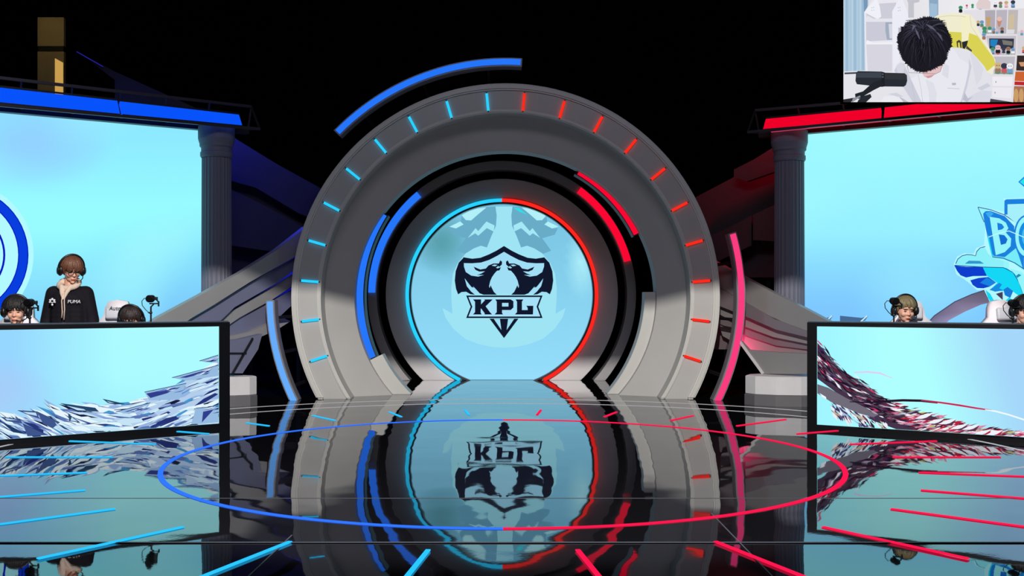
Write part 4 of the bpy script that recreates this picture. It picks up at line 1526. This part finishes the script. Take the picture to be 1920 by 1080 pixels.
q = at_desk(DL, 33, 0.90)
person('seated person with black hair and headset looking down, left edge of desk', (q.x, q.y, 0), LZ * 0.25, True, (0.0, -0.05, 1.235), 0.10, 0.14,
       M_hair_black, 'fringe', M_white_top, 'white shirt', seed=5)
q = at_desk(DL, 252, 0.90)
person('seated person bowing a dark brown head between white chair and camera', (q.x, q.y, 0), 0.0, True, (0.0, -0.10, 1.135), 0.08, 0.38,
       M_hair_dark, 'fringe', M_white_top, 'white shirt', seed=6)
q = at_desk(DR, 1693, 0.90)
person('seated person with olive blond hair and headset behind a camera', (q.x, q.y, 0), 0.0, True, (0.0, -0.06, 1.24), 0.02, 0.18,
       M_hair_olive, 'spiky', M_dark_top, 'dark shirt', seed=7)
q = at_desk(DR, 1917, 0.90)
person('seated person with black headset cut off by the right picture edge', (q.x, q.y, 0), 0.0, True, (0.0, -0.04, 1.235), -0.1, 0.2,
       M_hair_black, 'fringe', M_white_top, 'white shirt', seed=8)


# gaming chairs
def gaming_chair(label):
    t = thing('gaming_chair', label, 'chair', group='white gaming chairs behind the desks')
    bm = bmesh.new()
    prof = [(-.17, .50), (-.27, .62), (-.25, .80), (-.27, .98), (-.24, 1.08), (-.15, 1.16), (-.135, 1.26), (-.10, 1.33), (0, 1.35),
            (.10, 1.33), (.135, 1.26), (.15, 1.16), (.24, 1.08), (.27, .98), (.25, .80), (.27, .62), (.17, .50)]
    A = [Vector((x, 0.0 + (z - .5) * 0.16, z)) for x, z in prof]
    slab(bm, A, Vector((0, -1, 0)), 0.09)
    bevel_all(bm, 0.03, 40, 3)
    obj('backrest', bm, M_leather, t, True, True)
    bm = bmesh.new(); box(bm, (0, 0.055, 1.2), (.22, .05, .13), Matrix.Rotation(-.16, 3, 'X'), 0.02); obj('headrest', bm, M_pinkc, t, True, True)
    bm = bmesh.new(); box(bm, (0, -.22, .47), (.5, .5, .10), None, 0.035); obj('seat', bm, M_leather, t, True, True)
    for s in (-1, 1):
        bm = bmesh.new(); box(bm, (s * .30, -.2, .68), (.08, .28, .035), None, .012); bar(bm, (s * .30, -.2, .44), (s * .30, -.2, .67), .04)
        bar(bm, (s * .30, -.2, .44), (s * .2, -.2, .43), .03); obj('armrest', bm, M_plastic, t, True)
    bm = bmesh.new(); tube(bm, [(0, -.2, .12), (0, -.2, .42)], .03, 12); obj('gas_post', bm, M_plastic, t, True)
    for k in range(5):
        a = 2 * PI * k / 5
        bm = bmesh.new(); bar(bm, (0, -.2, .12), (math.cos(a) * .30, -.2 + math.sin(a) * .30, .085), .045, .03)
        lg = obj('leg', bm, M_plastic, t, True)
        bm = bmesh.new(); tube(bm, [(math.cos(a) * .30 - .02, -.2 + math.sin(a) * .30, .033), (math.cos(a) * .30 + .02, -.2 + math.sin(a) * .30, .033)], .032, 14)
        obj('caster', bm, M_plastic, lg, True)
    return t


def place(o, q, rz, label):
    o.location = (q.x, q.y, 0); o.rotation_euler = (0, 0, rz); o['label'] = label


ch = gaming_chair('')
place(ch, at_desk(DL, 215, 1.35), 0.12, 'white gaming chair left of the bowed dark haired player')
text_mesh('headrest_print', 'AutoFull', 0.062, M_text, ch, Matrix.Translation((0.04, 0.025, 1.235)) @ Matrix.Rotation(R(90), 4, 'X'))
base_chair = [c for c in ch.children if not c.name.startswith('headrest_print')]


def chair_copy(q, rz, label):
    c = ch.copy(); sc.collection.objects.link(c)
    for k in base_chair:
        copy_tree(k, c)
    place(c, q, rz, label)


chair_copy(at_desk(DL, 22, 1.45), -0.1, 'white gaming chair of the black haired player at the left edge')
chair_copy(at_desk(DR, 1712, 1.32), -0.2, 'white gaming chair behind the olive blond player')
chair_copy(at_desk(DR, 1893, 1.30), 0.15, 'white gaming chair at the right edge of the picture')


# desk cameras on stands
def desk_camera(label, q, z, flip=1, rz=0.0):
    t = thing('desk_camera', label, 'camera', (q.x, q.y, TH), rz, 'player cameras on desk stands')
    s = flip
    h = z - TH
    bm = bmesh.new()
    tube(bm, [(0, 0, 0.0), (0, 0, 0.02)], .05, 20); tube(bm, [(0, 0, 0.0), (0, 0, h - .085)], .009, 8)
    ball(bm, (0, 0, h - .15), .016, 2)
    bar(bm, (-.03 * s, 0, h - .15), (.0, 0, h - .15), .012)
    obj('stand', bm, M_plastic, t, True)
    bm = bmesh.new()
    bar(bm, (0, 0, h - .09), (.03 * s, 0, h - .06), .012); bar(bm, (-.015 * s, 0, h - .055), (.085 * s, 0, h - .055), .018, .014)
    bar(bm, (.08 * s, 0, h - .085), (.08 * s, 0, h - .03), .014); bar(bm, (.08 * s, 0, h - .04), (.05 * s, 0, h - .005), .012)
    obj('clamp_arm', bm, M_plastic, t, True)
    bm = bmesh.new()
    tube(bm, [(.0, -.055, h - .005), (.0, .035, h)], .036, 20)
    for k in range(5):
        pass
    box(bm, (.035 * s, .02, h - .002), (.05, .05, .035), None, .006)
    cb = obj('camera_body', bm, M_plastic, t, True)
    bm = bmesh.new()
    for k in range(3): tube(bm, [(0, -.055 + .03 * k, h - .005), (0, -.048 + .03 * k, h - .005)], .039, 20)
    tube(bm, [(0, -.07, h - .005), (0, -.055, h - .005)], .030, 20)
    obj('lens_ring', bm, M_frame, cb, True)
    bm = bmesh.new()
    tube(bm, [(-.035 * s, 0, h - .005), (-.07 * s, 0, h), (-.095 * s, .0, h - .03), (-.09 * s, 0, h - .075), (-.055 * s, 0, h - .12), (-.02 * s, 0, h - .15), (0, 0, h - .17)], .0042, 6)
    obj('cable', bm, M_plastic, t, True, True)


desk_camera('small camera on stand right of the bowed dark haired player', at_desk(DL, 283, 0.35), 1.365)
desk_camera('small camera on stand between the left edge player and standing person', at_desk(DL, 56, 0.35), 1.325)
desk_camera('small camera on stand in front of the olive blond player', at_desk(DR, 1676, 0.35), 1.34)
desk_camera('small camera on stand at the right picture edge', at_desk(DR, 1899, 0.35), 1.32)

# thin dark arm lamp hardware on the desk tops in front of the players (phone stands)
# ------------------------------------------------------------------ webcam overlay, upper right, built as an added hanging screen
FP = Plane((3.6, 11.5), (8.0, 11.5))
c = FP.at(1751, 192)
hang = thing('webcam_overlay_screen', 'webcam overlay built as an added screen, showing a person in white bent over a desk', 'screen', (c.x, c.y, c.z))
Z2 = lambda x, y: (1560 + x / 5.142, y / 5.142)
XR, YT = 1950, -26


def feed_bg(px, py):
    return mixc((222, 220, 226), (236, 235, 240), (px - 1600) / 200)


p = Pic(FP, 0.0)
p.grid((1581.5, YT), (XR, YT), (XR, 191.5), (1581.5, 191.5), 24, 14, feed_bg)
p.build('display', M_pic, hang, 'bright room picture')
bm = bmesh.new()
a, b = FP.at(1580.5, 192.4, -0.01), FP.at(XR + 3, YT - 3, -0.01)
box(bm, ((a.x + b.x) / 2, 11.56, (a.z + b.z) / 2), (b.x - a.x, 0.08, b.z - a.z)); obj('cabinet', bm, M_black, hang)
for x in (1640, 1880):
    bm = bmesh.new(); q = FP.at(x, YT - 3, -0.06); bar(bm, q, q + Vector((0, 0, 4.5)), 0.02); obj('hanging_cable', bm, M_truss, hang)  # cables invented to carry the added overlay screen
QUAD = [(1581.5, YT), (XR, YT), (XR, 191.5), (1581.5, 191.5)]


def fpic(off=0.002):
    p = Pic(FP, off, 0.00012); p.clip = QUAD
    return p


def zp(p, pts, col):
    p.poly([Z2(*q) for q in pts], col)


# room
p = fpic(0.002)
zp(p, [(-80, -200), (350, -200), (350, 700), (-80, 700)], (168, 196, 218))
for k in range(9):
    x = 110 + k * 26
    zp(p, [(x, -200), (x + 12, -200), (x + 14, 690), (x + 2, 690)], ((186, 210, 228), (150, 182, 208), (176, 204, 224))[k % 3])
zp(p, [(300, -200), (345, -200), (335, 640), (322, 640)], (120, 152, 184))
p.build('curtain_picture', M_picd, hang, 'light blue curtain')
p = fpic(0.0032)
zp(p, [(930, -200), (1025, -200), (1025, 170), (940, 180)], (140, 168, 196)); zp(p, [(945, 30), (1015, 40), (1015, 170), (940, 180)], (160, 190, 214))
p.build('wall_picture', M_picd, hang, 'pale wall with a blue curtain strip')
p = fpic(0.0036)
zp(p, [(100, 690), (700, 660), (700, 1000), (100, 1000)], (228, 228, 234))
zp(p, [(120, 700), (330, 690), (330, 708), (120, 716)], (64, 70, 84))
p.build('desk_picture', M_picd, hang, 'white desk')
# shelf left
p = fpic(0.004)
zp(p, [(310, 120), (420, -60), (620, -60), (740, 150), (735, 700), (320, 690)], (232, 231, 240))
zp(p, [(445, 35), (620, 25), (590, 150), (580, 190), (335, 190), (330, 120)], (205, 205, 218))
zp(p, [(310, 115), (430, -20), (460, 60), (475, 160), (440, 185), (325, 125)], (240, 240, 248))
zp(p, [(328, 210), (580, 210), (580, 385), (330, 400)], (203, 202, 216)); zp(p, [(515, 215), (580, 215), (580, 385), (530, 385), (515, 300)], (160, 174, 192)); zp(p, [(545, 230), (580, 230), (580, 370), (555, 370)], (214, 214, 224))
zp(p, [(340, 150), (400, 180), (580, 178), (580, 205), (325, 205)], (228, 228, 236))
zp(p, [(330, 425), (580, 425), (580, 690), (345, 690)], (214, 213, 224)); zp(p, [(335, 385), (400, 412), (585, 405), (585, 428), (330, 428)], (240, 240, 246))
zp(p, [(580, 110), (640, 0), (680, -10), (740, 150), (740, 250), (660, 320), (640, 700), (595, 700)], (236, 236, 246))
zp(p, [(640, 265), (700, 270), (690, 330), (640, 330)], (184, 182, 194))
zp(p, [(700, -60), (860, -60), (840, 20), (790, 30), (790, 170), (735, 170), (735, 30)], (196, 196, 204))
for x, y in ((385, 75), (402, 72), (384, 100), (404, 98), (640, 75), (655, 72), (640, 105), (656, 100)):
    p.ell(Z2(x, y), 0.7, 0.7, (140, 140, 160), 8)
p.build('shelf_picture', M_picd, hang, 'white house shaped shelf')
# cabinet right with generic figurines
p = fpic(0.006)
zp(p, [(1270, 100), (1480, 90), (1460, 980), (1500, 720), (1270, 400)], (226, 224, 230))
zp(p, [(1460, 85), (1810, 80), (1740, 985), (1520, 950)], (226, 224, 230))
zp(p, [(1475, 100), (1575, 97), (1570, 325), (1480, 325)], (176, 170, 180)); zp(p, [(1585, 97), (1690, 95), (1680, 325), (1580, 325)], (186, 180, 190)); zp(p, [(1700, 95), (1795, 95), (1785, 328), (1690, 328)], (190, 184, 184))
zp(p, [(1485, 345), (1775, 345), (1770, 530), (1530, 530)], (196, 190, 198)); zp(p, [(1545, 545), (1765, 545), (1750, 720), (1560, 715)], (190, 186, 196))
zp(p, [(1545, 738), (1745, 740), (1735, 830), (1548, 828)], (238, 236, 242)); zp(p, [(1545, 842), (1735, 846), (1725, 950), (1545, 935)], (236, 234, 240))
zp(p, [(1800, 80), (2000, 80), (2000, 1000), (1745, 1000)], (224, 220, 224))
zp(p, [(1790, 300), (2000, 300), (2000, 520), (1785, 520)], (214, 210, 216)); zp(p, [(1785, 535), (2000, 535), (2000, 690), (1775, 680)], (56, 44, 42)); zp(p, [(1800, 600), (2000, 590), (2000, 640), (1820, 640)], (206, 150, 110))
zp(p, [(1770, 690), (2000, 690), (2000, 790), (1760, 780)], (205, 100, 52)); zp(p, [(1760, 785), (2000, 795), (2000, 830), (1758, 820)], (190, 40, 46)); zp(p, [(1755, 830), (2000, 835), (2000, 1000), (1745, 1000)], (170, 110, 84))
for k in range(4): p.ell(Z2(1775 + 50 * k, 920), 4.5, 13, (202, 158, 104), 14)
p.ell(Z2(1580, 790), 1.2, 2, (170, 170, 180), 10); p.ell(Z2(1572, 893), 1.2, 2, (170, 170, 180), 10)
zp(p, [(1520, 950), (1740, 985), (1700, 1000), (1500, 1000)], (70, 72, 80))
zp(p, [(1515, 370), (1755, 372), (1750, 470), (1518, 470)], (52, 54, 74)); zp(p, [(1525, 380), (1600, 382), (1580, 460), (1525, 440)], (36, 130, 190)); zp(p, [(1640, 385), (1740, 400), (1740, 440), (1650, 430)], (120, 120, 110))
rf = random.Random(4)
cols = [(240, 240, 244), (60, 60, 80), (206, 90, 100), (120, 160, 200), (70, 150, 110), (210, 180, 130), (30, 30, 40), (230, 190, 200), (150, 120, 100)]


def figurine(x, y, s):
    c1, c2, c3 = rf.choice(cols), rf.choice(cols), rf.choice(cols)
    p.ell(Z2(x, y - s * .28), s * .30 / 5.142, s * .34 / 5.142, c1, 12)
    p.ell(Z2(x, y - s * .78), s * .34 / 5.142, s * .30 / 5.142, c2, 12)
    p.ell(Z2(x - s * .1, y - s * .78), s * .05 / 5.142, s * .05 / 5.142, (40, 40, 50), 8); p.ell(Z2(x + s * .12, y - s * .78), s * .05 / 5.142, s * .05 / 5.142, (40, 40, 50), 8)
    zp(p, [(x - s * .3, y - s * .1), (x + s * .3, y - s * .1), (x + s * .3, y), (x - s * .3, y)], c3)


for x, y, s in ((1550, 520, 60), (1600, 520, 80), (1655, 520, 56), (1700, 522, 66), (1745, 522, 56), (1600, 710, 100), (1660, 710, 95), (1715, 712, 95),
                (1445, 260, 60), (1470, 330, 70), (1410, 250, 50), (1465, 380, 60), (1590, 325, 44), (1640, 322, 56), (1520, 320, 60), (1560, 322, 50), (1240, 120, 60), (1300, 80, 34), (1355, 82, 42),
                (1575, 75, 60), (1625, 75, 56), (1680, 72, 60), (1745, 72, 66), (1830, 340, 50), (1850, 510, 60), (1430, 90, 54), (1490, 80, 50)):
    figurine(x, y, s)
zp(p, [(1480, 165), (1530, 165), (1522, 230), (1530, 255), (1485, 255), (1492, 230)], (196, 160, 110))
zp(p, [(1590, 190), (1640, 190), (1622, 250), (1610, 262), (1600, 250)], (196, 140, 120)); p.ell(Z2(1614, 182), 5, 4.4, (226, 190, 180), 14)
zp(p, [(1705, 150), (1760, 130), (1750, 285), (1700, 285)], (206, 190, 160)); zp(p, [(1690, 285), (1760, 285), (1755, 325), (1690, 325)], (220, 220, 228))
zp(p, [(1390, 40), (1420, -10), (1480, -20), (1530, 20), (1525, 88), (1395, 85)], (222, 206, 206))
p.build('cabinet_picture', M_picd, hang, 'white display cabinet full of small figurines')
# chair
p = fpic(0.010)
zp(p, [(990, 165), (1040, 135), (1180, 122), (1330, 140), (1380, 190), (1400, 260), (1430, 330), (1520, 470), (1575, 580), (1575, 640), (1540, 720), (1440, 660), (1100, 470), (1040, 300)], (240, 236, 208))
zp(p, [(1120, 305), (1250, 312), (1330, 320), (1400, 345), (1470, 440), (1560, 560), (1578, 620), (1500, 685), (1400, 640), (1300, 520), (1150, 460)], (218, 210, 84))
zp(p, [(1250, 170), (1325, 150), (1330, 250), (1315, 380), (1290, 470), (1250, 400), (1248, 260)], (242, 238, 200)); zp(p, [(1252, 405), (1312, 390), (1300, 440), (1280, 472), (1258, 465)], (44, 44, 48))
zp(p, [(1200, 400), (1225, 384), (1246, 400), (1250, 465), (1238, 468), (1230, 410), (1214, 410), (1216, 465), (1205, 450)], (66, 64, 60)); zp(p, [(1300, 440), (1350, 485), (1345, 500), (1290, 465)], (76, 72, 70))
p.line([Z2(*q) for q in ((1005, 170), (1120, 150), (1240, 155), (1290, 165))], 0.6, (190, 184, 160))
p.line([Z2(*q) for q in ((1330, 150), (1345, 260), (1400, 340), (1500, 470))], 0.6, (200, 194, 160))
p.build('chair_picture', M_picd, hang, 'cream and yellow gaming chair')
# person
p = fpic(0.013)
WHT = (226, 226, 234); SHD = (204, 205, 218); SH2 = (188, 190, 204)
zp(p, [(455, 1000), (500, 935), (600, 900), (690, 870), (640, 780), (600, 680), (620, 620), (680, 590), (740, 650), (1000, 600), (1120, 455), (1240, 462), (1330, 490), (1400, 560), (1470, 640), (1520, 740), (1545, 850), (1520, 1000)], WHT)
zp(p, [(1120, 455), (1180, 480), (1230, 560), (1320, 620), (1300, 760), (1240, 1000), (850, 1000), (760, 760), (860, 700), (1000, 720), (1080, 600)], (232, 232, 240))
zp(p, [(600, 680), (640, 620), (690, 610), (760, 760), (870, 1000), (790, 1000), (700, 860), (640, 780)], SHD)
zp(p, [(1320, 560), (1345, 640), (1300, 850), (1250, 1000), (1235, 1000), (1290, 800), (1320, 660)], SHD)
zp(p, [(1380, 900), (1450, 870), (1540, 880), (1520, 1000), (1260, 1000), (1290, 950)], (216, 217, 228)); zp(p, [(1280, 890), (1310, 950), (1360, 930), (1300, 985), (1260, 960)], SH2)
zp(p, [(500, 930), (640, 920), (740, 1000), (460, 1000)], (234, 234, 240)); zp(p, [(640, 925), (700, 960), (760, 1000), (700, 1000)], SH2)
p.line([Z2(*q) for q in ((725, 640), (740, 700), (860, 706))], 0.7, (130, 130, 146)); p.line([Z2(*q) for q in ((765, 790), (790, 900), (800, 990))], 0.6, SH2); p.line([Z2(*q) for q in ((830, 720), (860, 860), (875, 990))], 0.7, SH2)
p.line([Z2(*q) for q in ((1112, 850), (1228, 856))], 0.8, (178, 178, 190)); zp(p, [(1155, 800), (1195, 798), (1195, 820), (1158, 822)], (186, 184, 196))
for pts, c_ in (((1330, 500), (1400, 570), (1460, 660), (1440, 760), (1390, 820), (1370, 700)), (218, 219, 229)), (((900, 760), (980, 800), (1010, 900), (1000, 1000), (940, 1000), (930, 880)), (222, 223, 233)), \
        (((1080, 600), (1130, 640), (1120, 760), (1060, 720)), (220, 221, 231)), (((540, 905), (620, 895), (690, 930), (640, 935)), (208, 209, 221)), (((1400, 850), (1500, 800), (1530, 830), (1440, 872)), (206, 207, 220)), (((620, 640), (660, 600), (700, 640), (680, 760), (640, 740)), (214, 215, 226)):
    zp(p, pts, c_)
p.build('jacket_picture', M_picd, hang, 'white jacket of the bent person')
p = fpic(0.015)
zp(p, [(860, 690), (920, 650), (1010, 640), (1060, 600), (1085, 590), (1070, 640), (1040, 690), (990, 720), (960, 742), (925, 754), (890, 740)], (226, 190, 192))
zp(p, [(900, 735), (960, 725), (985, 720), (960, 744), (925, 755)], (210, 150, 152))
p.line([Z2(*q) for q in ((850, 705), (905, 708), (1000, 712), (1045, 690), (1055, 640))], 0.7, (120, 110, 124))
p.build('face_picture', M_picd, hang, 'downturned face with thin glasses')
p = fpic(0.016)
hair = [(640, 420), (632, 380), (640, 350), (670, 310), (672, 270), (700, 255), (730, 215), (790, 195), (830, 190), (880, 172), (935, 165), (985, 178), (1030, 190), (1070, 225), (1100, 270), (1125, 320), (1150, 380), (1150, 440), (1130, 470),
        (1110, 500), (1105, 560), (1080, 600), (1060, 620), (1020, 640), (960, 670), (900, 688), (850, 690), (800, 672), (750, 640), (710, 600), (680, 560), (670, 520), (645, 480)]
zp(p, hair, (28, 26, 34))
zp(p, [(632, 330), (700, 270), (690, 360), (640, 420)], (30, 28, 36))
hc_ = (880, 300)
for i in range(len(hair)):       # loose tips along the outline
    x, y = hair[i]
    for j in range(4):
        f = j / 4; x2, y2 = hair[(i + 1) % len(hair)]
        bx, by = x + (x2 - x) * f, y + (y2 - y) * f
        dx, dy = bx - 890, by - 420
        L = math.hypot(dx, dy); dx /= L; dy /= L
        tx = rf.uniform(-.7, .7); g = rf.uniform(6, 22)
        zp(p, [(bx - dy * 9, by + dx * 9), (bx + dx * g - dy * g * tx, by + dy * g + dx * g * tx), (bx + dy * 9, by - dx * 9)], (28, 26, 34))
for k in range(260):
    a = rf.uniform(0, 2 * PI); x0 = hc_[0] + rf.uniform(0, 90) * math.cos(a); y0 = hc_[1] + rf.uniform(0, 60) * math.sin(a)
    ln = rf.uniform(60, 270); a2 = a + rf.uniform(-.3, .3)
    pts = []
    for q in range(5):
        f = q / 4
        aa = a2 + .45 * f * (1 if math.cos(a) > 0 else -1)
        xx, yy = x0 + math.cos(aa) * ln * f, y0 + math.sin(aa) * ln * f * 1.25 + 30 * f * f
        xx = max(660 + abs(yy - 400) * .25, min(1135 - abs(yy - 400) * .2, xx)); yy = max(195, min(655, yy))
        pts.append(Z2(xx, yy))
    if math.hypot(pts[0][0] - pts[-1][0], pts[0][1] - pts[-1][1]) < 5 or any(math.hypot(u[0] - v[0], u[1] - v[1]) < 0.5 for u, v in zip(pts, pts[1:])): continue
    up = yy < 380
    p.line(pts, [0.3, .8, rf.uniform(0.7, 1.5), .8, 0.2], rf.choice([(18, 16, 24), (40, 38, 50), (50, 48, 62), (34, 32, 42), (14, 13, 18)] + ([(74, 74, 92), (62, 62, 78)] if up else [])))
for pts in (((800, 270), (830, 310), (850, 380), (838, 370), (812, 320)), ((900, 230), (960, 250), (1010, 300), (950, 275)), ((860, 300), (880, 360), (900, 440), (880, 380)), ((780, 235), (810, 250), (770, 300)), ((1000, 300), (1050, 340), (1070, 400), (1040, 360))):
    zp(p, pts, (92, 92, 112))
p.build('hair_picture', M_picd, hang, 'messy black hair')
# microphone
p = fpic(0.019)
zp(p, [(232, 700), (250, 685), (480, 690), (505, 700), (700, 706), (722, 725), (725, 780), (712, 822), (690, 836), (505, 834), (480, 838), (240, 812), (226, 780)], (40, 44, 52))
zp(p, [(240, 700), (480, 698), (480, 750), (232, 748)], (62, 68, 78)); zp(p, [(505, 702), (700, 708), (718, 728), (718, 770), (505, 762)], (50, 52, 58)); zp(p, [(478, 690), (508, 698), (508, 834), (478, 838)], (30, 33, 40))
p.ell(Z2(490, 715), 1.6, 1.6, (90, 96, 104), 10); p.ell(Z2(490, 742), 1.6, 1.6, (90, 96, 104), 10)
zp(p, [(400, 790), (470, 770), (500, 820), (400, 870), (300, 930), (260, 955), (225, 940), (222, 905), (300, 880)], (34, 37, 44))
zp(p, [(290, 930), (370, 905), (382, 935), (330, 985), (240, 1000), (250, 970)], (38, 41, 48)); zp(p, [(100, 960), (225, 940), (170, 1000), (100, 1000)], (44, 44, 50)); zp(p, [(200, 950), (270, 920), (275, 935), (190, 990)], (140, 146, 156))
p.build('microphone_picture', M_picd, hang, 'black microphone on an arm')
